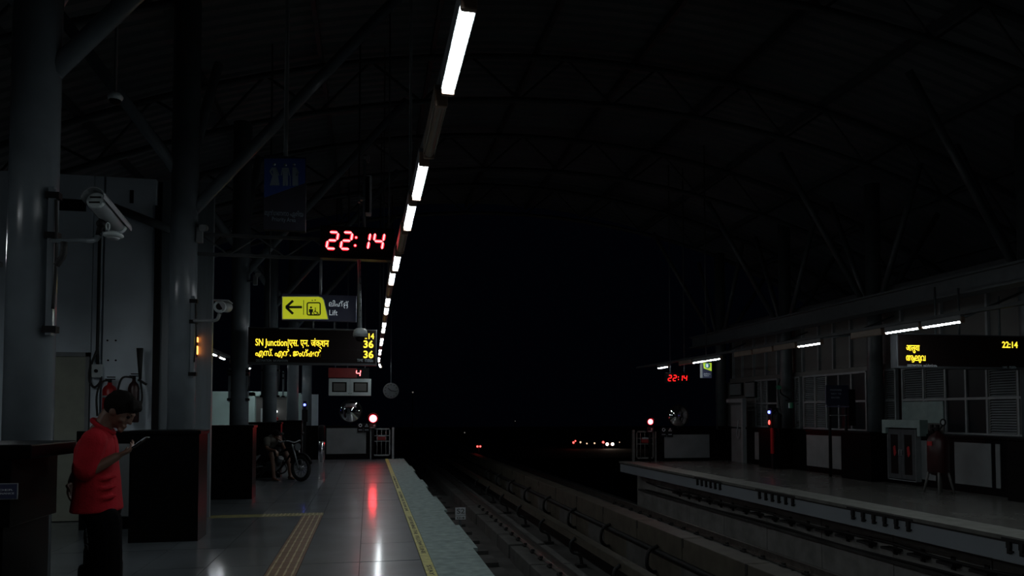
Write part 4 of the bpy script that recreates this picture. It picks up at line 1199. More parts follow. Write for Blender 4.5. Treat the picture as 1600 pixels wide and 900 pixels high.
# standing dark red extinguisher on splayed legs
p = on_z(1467, 769, 0)
p = V((10.85, on_x(1467, 765, 10.85).y, 0))
t = thing('standing_extinguisher', 'large dark red standing extinguisher on splayed legs with a round gauge', 'fire extinguisher', tuple(p))
part('tank', MB().lathe([(0, .33), (.12, .35), (.19, .42), (.19, 1.0), (.15, 1.1), (.06, 1.16), (.05, 1.2), (0, 1.2)], p, 'Z', 28), M['darkred'], t)
for a in (40, 140, 230, 310):
    q = V((math.cos(R(a)), math.sin(R(a)), 0))
    part('leg', MB().cyl(p + q * .14 + V((0, 0, .5)), p + q * .26, .022, n=8), M['wall_dim'], t)
part('label', MB().box(p + V((-.196, -.07, .92)), p + V((-.186, .05, 1.0))), M['red'], t)
part('valve', MB().cyl(p + V((0, 0, 1.18)), p + V((0, 0, 1.32)), .035).cyl(p + V((0, -.02, 1.24)), p + V((0, .16, 1.25)), .022, n=8).box(p + V((-.02, .12, 1.2)), p + V((.02, .17, 1.32))), M['blackmat'], t)
gp = V((p.x, on_x(1473.5, 660, p.x).y, on_x(1473.5, 660, p.x).z))
part('gauge', MB().tube([gp + V((0, .058 * math.cos(k / 20 * 6.283), .058 * math.sin(k / 20 * 6.283))) for k in range(20)], .016, 8, closed=True).cyl(p + V((0, -.04, 1.22)), gp - V((0, 0, .05)), .012), M['blackmat'], t)
part('gauge_dial', MB().cyl(gp + V((-.004, 0, 0)), gp + V((.01, 0, 0)), .055, n=20), M['grey'], t)

# three-line standing notice on two black posts
Y3 = 16.2
A, B = octa(1291, 1326, 602, 633, Y3)
t = thing('post_notice', 'navy notice board with three faint lines standing on two black posts', 'sign', ((A.x + B.x) / 2, Y3, 0))
part('board', MB().box((A.x, Y3, A.z), (B.x, Y3 + .04, B.z), .003), M['navy'], t)
part('lower_rail', MB().box((A.x - .01, Y3 - .015, A.z - .05), (B.x, Y3 + .03, A.z - .02)), mat('violet_rail', (.16, .15, .26), .4), t)
part('side_wing', MB().box((B.x, Y3 + .005, A.z - .5), (B.x + .18, Y3 + .035, B.z - .1)), M['blackmat'], t)
part('lower_rail', MB().box((A.x + .1, Y3 - .01, A.z - .26), (B.x - .05, Y3 + .02, A.z - .24)), M['grey'], t)
for px in (1299.5, 1325):
    x = on_y(px, 700, Y3).x
    part('post', MB().cyl((x, Y3 + .06, 0), (x, Y3 + .06, B.z), .035, n=12), M['blackmat'], t)
px_text(t, 'PASSENGERS', M['signwhite'], (1297, 608, 1315, 610.5), Y3 - .003)
px_text(t, 'NOT TO', M['signwhite'], (1299, 614, 1314, 616.5), Y3 - .003)
px_text(t, 'ENTER', M['signwhite'], (1299, 620, 1312, 622.5), Y3 - .003)

# help point with blue and red lamps, extinguisher and green sign at the third column
hx = 11.0
p = on_x(1203.5, 644, hx)
t = thing('help_point', 'red help point post with one blue and one red lamp on the right platform', 'help point', (hx, p.y, 0))
part('head', MB().box((hx - .02, p.y - .12, 1.13), (hx + .16, p.y + .08, p.z + .12), .01), M['blackmat'], t)
part('post', MB().box((hx, p.y - .1, .42), (hx + .04, p.y + .01, 1.13)), M['red'], t)
part('foot', MB().box((hx + .01, p.y - .1, 0), (hx + .12, p.y + .01, .42)), M['blackmat'], t)
part('blue_lamp', MB().ball((hx - .03, p.y, p.z), .045), M['lampblue'], t, 'glowing blue lamp')
q = on_x(1203.5, 660, hx)
part('red_lamp', MB().ball((hx - .03, q.y, q.z), (.03, .03, .065)), M['lampred'], t, 'glowing red lamp')
c = on_x(1215, 670, 10.95); h = .42
extinguisher(c - V((0, .0, .0)) + V((0, 0, .02)), .11, h, M['blackmat'], 'dark extinguisher standing beside the red help point post', [c + V((0, 0, h + .1)), c + V((-.1, .1, h + .02)), c + V((-.1, .12, .2))], band=False)
p = on_x(1233.5, 634, 11.4)
t = thing('exit_sign', 'tiny green sign with a pale mark beside the third right column', 'sign', tuple(p))
part('plate', MB().box((p.x, p.y - .1, p.z - .07), (p.x + .06, p.y + .04, p.z + .09), .004), M['green'], t)
part('mark', MB().box((p.x - .006, p.y - .0, p.z - .06), (p.x, p.y + .035, p.z + .075)), M['signwhite'], t)
p = on_x(1219, 607, 11.4)
t = thing('bullet_camera', 'small greenish camera on a bent arm at the third right column', 'camera', tuple(p))
part('body', MB().cyl(p + V((-.1, -.12, .02)), p + V((.02, .14, .05)), .06, n=14), M['green'], t)
part('arm', MB().tube(bez([p, p + V((.05, .02, -.15)), p + V((.25, -.05, -.3)), V((RX - .1, 19.3, p.z - .35))], 5), .02, 6), M['blackmat'], t)
part('cable', MB().tube(bez([p + V((0, 0, .25)), p + V((-.02, .1, .0)), p + V((.1, .2, -.5)), p + V((.1, .1, -.8))], 5), .014, 6), M['rubber'], t)
# pale portal and boards before the fourth column
PX = 11.36
ya, yb = on_x(1160, 640, PX).y, on_x(1135, 640, PX).y
zt, zb_ = on_x(1148, 623, PX).z, on_x(1148, 668, PX).z
t = thing('portal_frame', 'pale hooded portal frame at the far end of the right platform', 'portal', (PX + .2, (ya + yb) / 2, 0))
part('top', MB().box((PX, ya, zt - .12), (PX + .13, yb, zt)), M['grey'], t)
part('side', MB().box((PX, ya, 0), (PX + .13, ya + .09, zt - .12)), M['grey'], t)
part('inner_panel', MB().box((PX + .1, ya + .09, 0), (PX + .13, yb - .12, zt - .2)), M['panel'], t)
part('chain', MB().tube(bez([(PX - .03, ya + .2, zt - .65), (PX - .05, ya + .22, zt - .9), (PX - .04, ya + .3, zt - 1.15), (PX - .03, ya + .2, zt - 1.25), (PX - .02, ya + .12, zt - .95)], 5), .02, 6), M['grey'], t)
for i, (a, b, c_, d_) in enumerate([(1157, 1140, 600, 617), (1178, 1164, 598, 620)]):
    ya_, yb_ = on_x(a, 610, WX - .1).y, on_x(b, 610, WX - .1).y
    z1, z0 = on_x((a + b) / 2, c_, WX - .1).z, on_x((a + b) / 2, d_, WX - .1).z
    s_ = thing('wall_board', 'dim pale square board on the wall above the portal, %s of two' % ('left' if i == 0 else 'right'), 'board', (WX - .1, ya_, z0))
    part('board', MB().box((WX - .1, ya_, z0), (WX - .06, yb_, z1), .004), M['panel'], s_)
    part('rim', MB().box((WX - .07, ya_ - .03, z0 - .03), (WX - .0, yb_ + .03, z1 + .03)), M['blackmat'], s_)
# platform number sign
Y4 = 18.5
A, B = octa(1096.5, 1112, 567, 590.5, Y4)
t = thing('platform_sign', 'small hanging sign with a white 1 in a teal disc', 'sign', ((A.x + B.x) / 2, Y4, A.z))
part('board', MB().box((A.x, Y4, A.z), (B.x, Y4 + .06, B.z), .003), M['navy'], t)
part('side_edge', MB().box((A.x - .02, Y4 - .005, A.z), (A.x + .02, Y4 + .06, B.z)), M['grey'], t)
def r4(px, py): v = on_y(px, py, Y4); return (v.x, v.z)
M['limelit'] = emis('emissive_lime', (0.22, 0.30, 0.02)); M['whitelit'] = emis('emissive_white', (.35, .4, .42)); M['teallit'] = emis('emissive_teal', (.008, .06, .065))  # number sign colours, each given its own emission
part('lime_field', MB().prism([r4(1098.5, 567), r4(1111.8, 567), r4(1111.8, 580), r4(1099.5, 575.5)], Y4 - .005, Y4, 'XZ'), M['limelit'], t)
a = r4(1105.3, 571.3)
disc = part('disc', MB().lathe([(.075, 0), (0, .001)], (a[0], Y4 - .007, a[1]), '-Y', 20), M['teallit'], t)
px_text(disc, '1', M['whitelit'], (1103.6, 568.6, 1106.6, 574), Y4 - .012)
px_text(t, 'പ്ലാറ്റ്ഫോം', M['signwhite'], (1099, 582.8, 1110, 585.2), Y4 - .003)
px_text(t, 'Platform', M['signwhite'], (1100.5, 586, 1108, 588), Y4 - .003)
rods(t, (A.x + B.x) / 2, (A.x + B.x) / 2, Y4 + .03, B.z, zr(8.7) + .02)
# far right red clock
Y5 = 20.2
A, B = octa(1041, 1078, 583, 598.5, Y5)
t = thing('led_clock', 'small far red glowing clock reading 22:14 above the right platform', 'clock', ((A.x + B.x) / 2, Y5, A.z))
part('case', MB().box((A.x, Y5, A.z), (B.x, Y5 + .1, B.z), .006), M['blackmat'], t)
for ch, p0, p1 in (('2', 1044, 1050), ('2', 1051.5, 1057.5), ('1', 1062, 1067), ('4', 1068, 1074)):
    a = on_y(p0, 595, Y5); b = on_y(p1, 586.5, Y5)
    digit(t, ch, a.x, Y5 - .004, a.z, b.x - a.x - .03, b.z - a.z, M['ledred_far'], None, .1, .026)
for py in (589, 593):
    a = on_y(1060, py, Y5)
    part('colon_dot', MB().cyl((a.x, Y5 - .008, a.z), (a.x, Y5 - .003, a.z), .016, n=8), M['ledred_far'], t)
rods(t, A.x + .15, B.x - .15, Y5 + .05, B.z, zr(8.5) + .02)

# end of the right platform
EY2 = REND - .15
def e2(px, py): return on_y(px, py, EY2)
t = thing('end_barrier', 'low black barrier with a dim grey panel closing the right platform end', 'barrier', (10.2, EY2, 0))
part('body', MB().box((e2(1030, 700).x, EY2, 0), (DX - .03, EY2 + .15, 1.02)), M['black'], t)
part('panel', MB().box((e2(1038, 717).x, EY2 - .02, .1), (e2(1108, 680).x, EY2 + .01, e2(1070, 679).z), .004), M['panel'], t)
gate(EY2 - .05, 994, 1021, 673, 717, 'dim barred gate at the end of the right platform', True, True)
signal(EY2 - .17, 1016, 659, .085, 'smaller red signal lamp above the right end gate', M['sigred'])
small_sign('symbol_sign', 'small dark plate with a pale ring near the right end gate', 1037, 673, EY2 - .05, 'ring')
small_sign('symbol_sign', 'small dark plate with a pale triangle near the right end gate', 1047, 673, EY2 - .05, 'tri')
convex_mirror(1060, 650, EY2 - .05, .35, 'round convex mirror above the right end barrier panel', .9)

# ================================================================== TRACK SIGNS, FAR LIGHTS
def track_plate(px0, px1, py0, py1, Y, label, outline):
    A, B = octa(px0, px1, py0, py1, Y)
    t = thing('track_marker', label, 'marker', ((A.x + B.x) / 2, Y, BED))
    part('post', MB().cyl(((A.x + B.x) / 2, Y + .04, BED), ((A.x + B.x) / 2, Y + .04, B.z), .025, n=8), M['roofsteel'], t)
    if outline:
        part('plate', MB().box((A.x, Y, A.z), (B.x, Y + .02, B.z)), M['signdim'], t)
        part('dark_field', MB().box((A.x + .1, Y - .004, A.z + .05), (B.x - .1, Y, B.z - .05)), M['blackmat'], t)
    else:
        h = B.z - A.z
        part('upper_plate', MB().box((A.x, Y, A.z + h * .34), (B.x, Y + .02, B.z)), M['signwhite'], t)
        part('lower_plate', MB().box((A.x, Y, A.z), (B.x, Y + .02, A.z + h * .28)), M['signwhite'], t)
        put_text(t, 'S2', M['ink'], A.x + .03, Y - .003, A.z + h * .5, (B.x - A.x) * .75, h * .4)
        put_text(t, '04', M['ink'], A.x + .03, Y - .003, A.z + h * .05, (B.x - A.x) * .75, h * .18)
track_plate(711.5, 727.5, 793, 812, 14.6, 'two small white number plates on a stake beside the left platform', False)
track_plate(741, 753, 721, 727, 39.5, 'small outlined plate far down the left track', True)
p = on_y(748, 697.5, 36)
t = thing('track_signal', 'tiny twin red signal far down the left track', 'signal', (p.x, 36, BED))
part('post', MB().cyl((p.x, 36, BED), (p.x, 36, p.z), .05, n=8), M['blackmat'], t)
part('head', MB().box((p.x - .18, 35.97, p.z - .1), (p.x + .18, 36.05, p.z + .1)), M['blackmat'], t)
for s_ in (-1, 1):
    part('lens', MB().cyl((p.x + s_ * .07, 35.94, p.z), (p.x + s_ * .07, 35.97, p.z), .045, n=10), M['taillamp'], t)
def far_lamp(px, py, Y, r, m, label):
    p = on_y(px, py, Y)
    t = thing('street_lamp', label, 'lamp', (p.x, Y, -8))
    part('pole', MB().cyl((p.x, Y + .1, -8), (p.x, Y + .1, p.z), .08, n=6), M['blackmat'], t)
    part('lamp_head', MB().ball(p, r, 8, 6), m, t)
for i, (px, py, r, m, lab) in enumerate([(896, 691.5, .22, 'taillamp', 'leftmost dim red one of the distant lights'), (899, 689, .16, 'taillamp', 'tiny red one of the distant lights, second from left'), (907, 691, .2, 'farlamp', 'tiny orange one of the distant lights, third from left'), (917, 693, .16, 'farlamp', 'faint one of the distant lights, left of the headlights'), (929, 692.5, .18, 'farlamp', 'faint wider one of the distant lights left of the headlights'), (942.5, 691, .25, 'taillamp', 'reddish distant light touching the headlights on the left'), (968, 691, .1, 'farlamp', 'faintest distant light right of the headlights'), (726, 676, .13, 'dimlamp', 'very faint light above the far left track'), (805, 658, .08, 'dimlamp', 'faintest tiny light in the dark middle'), (645, 613, .16, 'dimlamp', 'thin faint light right of the dial clock')]):
    far_lamp(px, py, 150, r, M[m], lab)
# distant car with its headlights on
p0, p1 = on_y(949, 694, 150), on_y(957.5, 694, 150)
cxm = (p0.x + p1.x) / 2
t = thing('car', 'distant car facing the station with both headlights on', 'car', (cxm, 150.6, -8))
zc = p0.z
part('body', MB().box((cxm - 1.0, 150.2, zc - .5), (cxm + 1.0, 154.4, zc + .35), .15), M['darkred'], t)
part('cabin', MB().prism([(151.4, zc + .35), (152.0, zc + .95), (153.6, zc + .95), (154.3, zc + .35)], cxm - .85, cxm + .85, 'YZ'), M['glass'], t)
for p in (p0, p1): part('headlight', MB().ball((p.x, 150.15, p.z), (.34, .1, .3), 10, 8), M['headlamp'], t, 'bright white headlight')
for sx in (-1, 1):
    for yy in (151.1, 153.5):
        part('wheel', MB().lathe([(.34, -.1), (.34, .1), (.2, .11), (0, .11)], (cxm + sx * .92, yy, zc - .62), 'X', 14), M['rubber'], t)
rd = struct('floor.004', MB().box((-60, 120, zc - 1.1), (200, 175, zc - .96)), M['concrete_dk'], 'road carrying the distant car')

# ================================================================== PEOPLE AND MOTORCYCLE
def fuse(mbs, name, m, voxel=.008, smooth=3):
    """several closed shapes become one continuous skin"""
    bm = bmesh.new()
    for mb in mbs:
        tmp = bpy.data.meshes.new('t'); bmesh.ops.recalc_face_normals(mb.bm, faces=mb.bm.faces); mb.bm.to_mesh(tmp); mb.bm.free()
        bm.from_mesh(tmp); bpy.data.meshes.remove(tmp)
    me = bpy.data.meshes.new('t'); bm.to_mesh(me); bm.free()
    o = bpy.data.objects.new('t', me); COL.objects.link(o)
    r = o.modifiers.new('r', 'REMESH'); r.mode = 'VOXEL'; r.voxel_size = voxel
    s = o.modifiers.new('s', 'SMOOTH'); s.iterations = smooth; s.factor = .5
    dg = bpy.context.evaluated_depsgraph_get(); dg.update()
    out = bpy.data.meshes.new_from_object(o.evaluated_get(dg)); out.name = name
    bpy.data.objects.remove(o)
    for p in out.polygons: p.use_smooth = True
    out.materials.clear(); out.materials.append(m)
    return out
def fpart(name, mbs, m, parent, voxel=.008, smooth=3, label=None):
    me = fuse(mbs, name, m, voxel, smooth)
    off = ORG.get(parent, V((0, 0, 0)))
    if off.length: me.transform(Matrix.Translation(-off))
    return part(name, me, m, parent, label)
def loft(rings, n=20):
    """rings: (centre, half along a, half along b, a, b)"""
    mb = MB(); rr = []
    for c, ha, hb, a, b in rings:
        rr.append([mb.bm.verts.new(V(c) + a * ha * math.copysign(abs(math.cos(t)) ** .85, math.cos(t)) + b * hb * math.copysign(abs(math.sin(t)) ** .85, math.sin(t))) for t in [2 * math.pi * k / n for k in range(n)]])
    for A, B in zip(rr, rr[1:]):
        for k in range(n): mb.bm.faces.new((A[k], A[(k + 1) % n], B[(k + 1) % n], B[k]))
    mb.bm.faces.new(rr[0][::-1]); mb.bm.faces.new(rr[-1])
    return mb
def limb(pts, rs, n=12, sub=5):
    P = bez(pts, sub)
    R_ = []
    for i in range(len(rs) - 1):
        for k in range(sub): R_.append(rs[i] + (rs[i + 1] - rs[i]) * k / sub)
    R_.append(rs[-1])
    mb = MB().tube(P, R_, n)
    mb.ball(pts[0], rs[0], 10, 8); mb.ball(pts[-1], rs[-1], 10, 8)
    return mb
def head_shapes(c, q, s=1.0):
    mb = MB()
    r = bmesh.ops.create_uvsphere(mb.bm, u_segments=24, v_segments=16, radius=1)
    for v in r['verts']:
        x, y, z = v.co
        t = max(0, -z)
        p = V((x * .098 + .022 * t * (1 if x > -.2 else .2), y * .076 * (1 - .32 * t), z * .120))
        if x < 0: p.x *= 1.0 - .25 * t
        v.co = c + q @ (p * s)
    def el(p, rad):
        b = MB(); b.ball((0, 0, 0), rad, 12, 8)
        for v in b.bm.verts: v.co = c + q @ ((v.co + V(p)) * s)
        return b
    out = [mb, el((.100, 0, -.004), (.018, .013, .032)), el((.113, 0, -.024), (.016, .017, .013)), el((.086, 0, .030), (.02, .055, .013)),
           el((.101, 0, -.062), (.013, .025, .008)), el((.100, 0, -.074), (.012, .022, .008)), el((.094, 0, -.100), (.02, .026, .018))]
    for sy in (-1, 1):
        out.append(el((-.004, sy * .077, -.010), (.022, .011, .034)))
        out.append(el((.066, sy * .042, -.03), (.028, .022, .02)))
    return out
def head_extras(t, c, q, s=1.0, fringe=True):
    e = MB(); 
    for sy in (-1, 1):
        b = c + q @ (V((.088, sy * .031, .008)) * s); e.ball(b, .0125 * s, 8, 6)
    o = part('eyes', e, M['display'], t, 'dark eyes')
    b = MB()
    for sy in (-1, 1): b.tube([c + q @ (V((.098 - .012 * abs(k - 1), sy * (.016 + .014 * k), .031)) * s) for k in range(3)], .005 * s, 6)
    part('eyebrows', b, M['hair'], t)
    hb = MB(); r = bmesh.ops.create_uvsphere(hb.bm, u_segments=28, v_segments=18, radius=1)
    for v in r['verts']:
        p = V((v.co.x * .108 - .014, v.co.y * .088, v.co.z * .105 + .034))
        if v.co.x > 0 and p.z < .03: p.x = min(p.x, .035 + .03 * (p.z + .07) / .1)
        if v.co.x < 0: p.z = p.z if p.z > -.05 else -.05 - (-.05 - p.z) * .5
        n_ = noise.noise(v.co * 7) * .006
        v.co = c + q @ ((p * (1 + n_ * 8)) * s)
    L = [hb]
    if fringe:
        for k in range(-4, 5):
            a = V((.045, k * .0155, .118)); b_ = V((.086, k * .0165, .088 - .003 * abs(k))); d_ = V((.098 - .002 * abs(k), k * .017, .055 + .004 * (k % 2)))
            L.append(MB().tube([c + q @ (p * s) for p in bez([a, b_, d_], 4)], [.015 * s] * 5 + [.012 * s, .010 * s, .007 * s, .004 * s], 7))
    fpart('hair', L, M['hair'], t, .005 * s, 2, 'short black hair')
def hand_shapes(wr, d, up, side, curl=.5, s=1.0, thumb=.7):
    """wr wrist, d towards the fingers, up = palm side, side = thumb side"""
    d = d.normalized(); up = (up - d * up.dot(d)).normalized(); side = (side - d * side.dot(d) - up * side.dot(up)).normalized()
    out = []
    pal = loft([(wr, .026 * s, .018 * s, side, up), (wr + d * .03 * s, .034 * s, .016 * s, side, up), (wr + d * .07 * s, .042 * s, .015 * s, side, up), (wr + d * .095 * s, .038 * s, .011 * s, side, up)], 14)
    out.append(pal)
    for i, (L, o) in enumerate(((.072, .030), (.080, .010), (.075, -.010), (.060, -.029))):
        p = wr + d * (.085 - .006 * abs(i - 1.2)) * s + side * o * s
        pts = [p]; a = .15 * curl
        for f_ in (.45, .32, .25):
            a += curl * .8
            pts.append(pts[-1] + (d * math.cos(a) + up * math.sin(a)) * L * f_ * s)
        out.append(MB().tube(pts, [.0095 * s, .009 * s, .008 * s, .0065 * s], 8))
        out.append(MB().ball(pts[-1], .0065 * s, 8, 6))
    p = wr + d * .025 * s + side * .03 * s
    pts = [p, p + (d * .6 + side * .8).normalized() * .038 * s, p + (d * .6 + side * .8).normalized() * .038 * s + (d * .9 + side * .1 + up * thumb).normalized() * .03 * s, p + (d * .6 + side * .8).normalized() * .038 * s + (d * .9 + side * .1 + up * thumb).normalized() * .054 * s]
    out.append(MB().tube(pts, [.014 * s, .012 * s, .010 * s, .007 * s], 8)); out.append(MB().ball(pts[-1], .007 * s, 8, 6))
    return out
ex, ey, ez = V((1, 0, 0)), V((0, 1, 0)), V((0, 0, 1))

# ---- the man in red
y0 = 5.44
def A_(px, py, dy=0.0): return on_y(px, py, y0 + dy)
root = A_(160, 1003); root.z = 0
man = thing('person', 'man in a red shirt and black trousers, head bent over his phone', 'person', tuple(root))
hc = A_(186, 641)
hq = Euler((0, R(38), R(-6)), 'XYZ').to_matrix()
shapes = head_shapes(hc, hq, .98)
shapes.append(limb([A_(156, 676), A_(163, 662), hc + hq @ V((-.03, 0, -.06))], [.07, .056, .056]))
def torso(rows, grow=0.0):
    rg = []
    for py, pa, pb, hw in rows:
        a, b = A_(pa, py), A_(pb, py)
        rg.append(((a + b) / 2, (b.x - a.x) / 2 + grow, hw + grow, ex, ey))
    return loft(rg, 24)
rows = [(666, 148, 172, .07), (676, 138, 176, .13), (688, 128, 179, .185), (700, 122, 181, .20), (722, 120, 181, .20), (750, 120, 185, .19), (775, 117, 187, .19), (798, 113, 189.5, .2)]
shapes.append(torso(rows, -.03))
shR, elR, wrR = A_(146, 689, -.19), A_(131, 737, -.22), A_(182, 713.5, -.16)
tip = A_(222, 695, -.10)
shL, elL, wrL = A_(152, 689, .19), A_(126, 731, .27), A_(113, 753, .16)
shapes.append(limb([shR, elR, wrR], [.058, .043, .029])); shapes.append(limb([shL, elL, wrL], [.058, .043, .029]))
dR = (tip - wrR).normalized()
upR = dR.cross(ey) * -1
if upR.z < 0: upR = -upR
shapes += hand_shapes(wrR, dR, upR, ey, .55, 1.0)
shapes += hand_shapes(wrL, A_(109, 770, .13) - wrL, V((1, 0, .2)), V((0, -1, 0)), .35, 1.0)
shapes.append(MB().ball(A_(158, 800), (.09, .16, .11)))
hips = [A_(163, 815, -.10), A_(165, 815, .10)]
kn = [A_(165, 905, -.11), A_(167, 905, .12)]
an = [V((A_(160, 985).x, y0 - .12, .09)), V((A_(170, 985).x, y0 + .13, .09))]
for h, k, a in zip(hips, kn, an): shapes.append(limb([h, k, a], [.085, .058, .042]))
fpart('body', shapes, M['skin'], man, .0075, 2, 'brown skin, bent head, one hand under a phone')
head_extras(man, hc, hq, .98)
L = [torso(rows)]
sl = (elR - shR).normalized()
L.append(limb([shR + ez * .0 + ex * .005, shR + sl * .11, shR + sl * .185], [.082, .08, .076]))
sl2 = (elL - shL).normalized()
L.append(limb([shL, shL + sl2 * .11, shL + sl2 * .19], [.08, .076, .07]))
for k in range(3):   # soft folds over the belly
    a = A_(150 + 2 * k, 748 + 15 * k, -.165); b = A_(182, 744 + 15 * k, -.10)
    L.append(MB().tube(bez([a, (a + b) / 2 + V((0, -.025, -.01)), b], 5), .012, 6))
shirt = fpart('shirt', L, M['shirt'], man, .009, 6, 'loose red short-sleeved shirt')
cl = MB()
cc = A_(161, 668); 
cl.tube([cc + V((.062 * math.cos(k / 18 * 6.283) + .0, .07 * math.sin(k / 18 * 6.283), -.045 * math.cos(k / 18 * 6.283) + .008)) for k in range(18)], .017, 8, closed=True)
part('collar', cl, M['shirt'], shirt)
pk = MB(); a = A_(177, 690); pk.tube([A_(177, 683), A_(179.5, 700), A_(180.5, 714)], .010, 6)
part('placket', pk, M['shirt'], shirt)
T = [MB().ball(A_(159, 798), (.115, .175, .12))]
for h, k, a in zip(hips, kn, an): T.append(limb([h, k, a + V((0, 0, .02))], [.104, .094, .08]))
fpart('trousers', T, M['trousers'], man, .01, 3, 'black trousers')
for a in an:
    sh_ = loft([(a + V((-.07, 0, -.04)), .045, .04, ez, ey), (a + V((0, 0, -.035)), .053, .045, ez, ey), (a + V((.1, 0, -.05)), .035, .05, ez, ey), (a + V((.17, 0, -.06)), .024, .042, ez, ey), (a + V((.2, 0, -.065)), .012, .02, ez, ey)], 14)
    part('shoe', sh_, M['rubber'], man)
# phone
p0, p1 = A_(209, 700.5, -.115), A_(232, 684, -.115)
ph = thing('phone', 'black phone held in the hand of the man in red', 'phone', tuple((p0 + p1) / 2), 0)
u = (p1 - p0).normalized(); nn = u.cross(ey)
if nn.z < 0: nn = -nn
def slab(c, L, W, T_, mm, nm):
    b = MB(); r = bmesh.ops.create_cube(b.bm, size=1)
    for v in r['verts']: v.co = c + u * v.co.x * L + ey * v.co.y * W + nn * v.co.z * T_
    return part(nm, b, mm, ph)
Lp = (p1 - p0).length
slab((p0 + p1) / 2 + nn * .006, Lp, .075, .009, M['blackmat'], 'case')
slab((p0 + p1) / 2 + nn * .011, Lp - .012, .068, .001, M['screen'], 'screen')
slab(p1 + nn * .006 - u * .02, .04, .077, .008, M['grey'], 'rim')
# dark carrier with bright fittings behind his legs
c = on_y(141, 905, 5.75)
t = thing('luggage', 'dark upright bag with bright metal fittings behind the legs of the man in red', 'bag', (c.x, 5.75, 0))
part('body', MB().box((c.x - .05, 5.62, .05), (c.x + .18, 5.9, .50), .04), M['blackmat'], t)
part('upper_flap', MB().box((c.x - .02, 5.64, .46), (c.x + .12, 5.88, .62), .03), M['rubber'], t)
part('handle', MB().tube(bez([(c.x + .02, 5.66, .5), (c.x + .0, 5.64, .72), (c.x + .03, 5.75, .78), (c.x + .02, 5.86, .72), (c.x + .02, 5.86, .5)], 5), .012, 8), M['rubber'], t)
q = on_y(140, 851, 5.6)
part('buckle', MB().cyl(q + V((-.03, 0, .012)), q + V((.04, 0, -.02)), .010, n=8), M['chrome'], t)
for px, py in ((134, 814), (136, 829), (137, 840)):
    q = on_y(px, py, 5.61); part('rivet', MB().ball(q, .010, 8, 6), M['chrome'], t)
for sy in (5.66, 5.86): part('wheel', MB().cyl((c.x + .02, sy - .015, .04), (c.x + .02, sy + .015, .04), .04, n=14), M['rubber'], t)

# ---- motorcycle
rc_, fc_ = on_z(399, 748), on_z(470, 752.5)
dv = fc_ - rc_; WB = dv.length
mc = thing('motorcycle', 'dark small motorcycle with spoked wheels and a white side flash, under the seated man', 'motorcycle', (rc_.x, rc_.y, 0), math.atan2(dv.y, dv.x))
WRAD = .30
def wheel(x, nm):
    tyre = MB().tube([(x + (WRAD - .045) * math.cos(q / 32 * 6.2832), 0, WRAD + (WRAD - .045) * math.sin(q / 32 * 6.2832)) for q in range(32)], .045, 10, closed=True)
    o = part(nm, tyre, M['rubber'], mc)
    part('rim', MB().tube([(x + (WRAD - .09) * math.cos(q / 32 * 6.2832), 0, WRAD + (WRAD - .09) * math.sin(q / 32 * 6.2832)) for q in range(32)], .014, 8, closed=True), M['grey'], o)
    sp = MB()
    for k in range(18):
        a = k / 18 * 6.2832; s_ = .03 if k % 2 else -.03
        sp.cyl((x + .03 * math.cos(a + .4), s_, WRAD + .03 * math.sin(a + .4)), (x + (WRAD - .1) * math.cos(a), 0, WRAD + (WRAD - .1) * math.sin(a)), .004, n=5)
    part('spokes', sp, M['gantry'], o, kind='stuff')
    part('hub', MB().cyl((x, -.06, WRAD), (x, .06, WRAD), .05, n=14), M['grey'], o)
    return o
wheel(0, 'rear_wheel'); wheel(WB, 'front_wheel')
part('frame', MB().tube(bez([(.12, 0, .55), (.4, 0, .45), (.75, 0, .62), (WB - .22, 0, .78)], 5), .028, 8).tube(bez([(.35, 0, .45), (.42, 0, .22), (.75, 0, .22), (WB - .24, 0, .7)], 5), .022, 8), M['blackmat'], mc)
for s_ in (-1, 1):
    part('fork', MB().cyl((WB, s_ * .075, WRAD), (WB - .20, s_ * .075, .84), .018, n=10), M['grey'], mc)
    part('swing_arm', MB().cyl((0, s_ * .07, WRAD), (.45, s_ * .06, .33), .02, n=8), M['blackmat'], mc)
    part('shock', MB().cyl((.05, s_ * .09, WRAD + .02), (.16, s_ * .09, .55), .022, n=8), M['grey'], mc)
    part('mirror', MB().cyl((WB - .24, s_ * .22, .9), (WB - .27, s_ * .30, 1.05), .007, n=6).ball((WB - .27, s_ * .31, 1.08), (.02, .05, .035), 10, 6), M['rubber'], mc)
    part('grip', MB().cyl((WB - .31, s_ * .24, .90), (WB - .36, s_ * .34, .89), .018, n=8), M['rubber'], mc)
    part('side_panel', MB().prism([(.12, .46), (.44, .42), (.40, .56), (.16, .60)], s_ * .09, s_ * .105, 'XZ'), M['blackmat'], mc)
    part('side_flash', MB().prism([(.10, .43), (.14, .43), (.30, .57), (.27, .58), (.12, .53)], s_ * .106, s_ * .112, 'XZ'), M['signwhite'], mc, 'white pointed flash')
part('handlebar', MB().tube(bez([(WB - .36, -.34, .89), (WB - .24, -.18, .92), (WB - .22, 0, .88), (WB - .24, .18, .92), (WB - .36, .34, .89)], 5), .012, 8), M['grey'], mc)
part('headlamp', MB().lathe([(.085, 0), (.08, -.03), (.05, -.1), (0, -.12)], (WB - .1, 0, .78), 'X', 20), M['roofsteel'], mc)
part('tank', MB().ball((.66, 0, .66), (.2, .12, .1), 18, 12), M['blackmat'], mc)
part('seat', MB().box((.02, -.11, .50), (.56, .11, .57), .03), M['rubber'], mc)
part('engine', MB().box((.46, -.12, .2), (.74, .12, .42), .03).cyl((.72, 0, .38), (.84, 0, .52), .07, n=14), M['roofsteel'], mc)
part('exhaust', MB().tube(bez([(.82, .1, .45), (.9, .12, .25), (.7, .13, .14), (.3, .14, .2), (-.1, .15, .26)], 5), [.018] * 12 + [.04] * 9, 10), M['gantry'], mc)
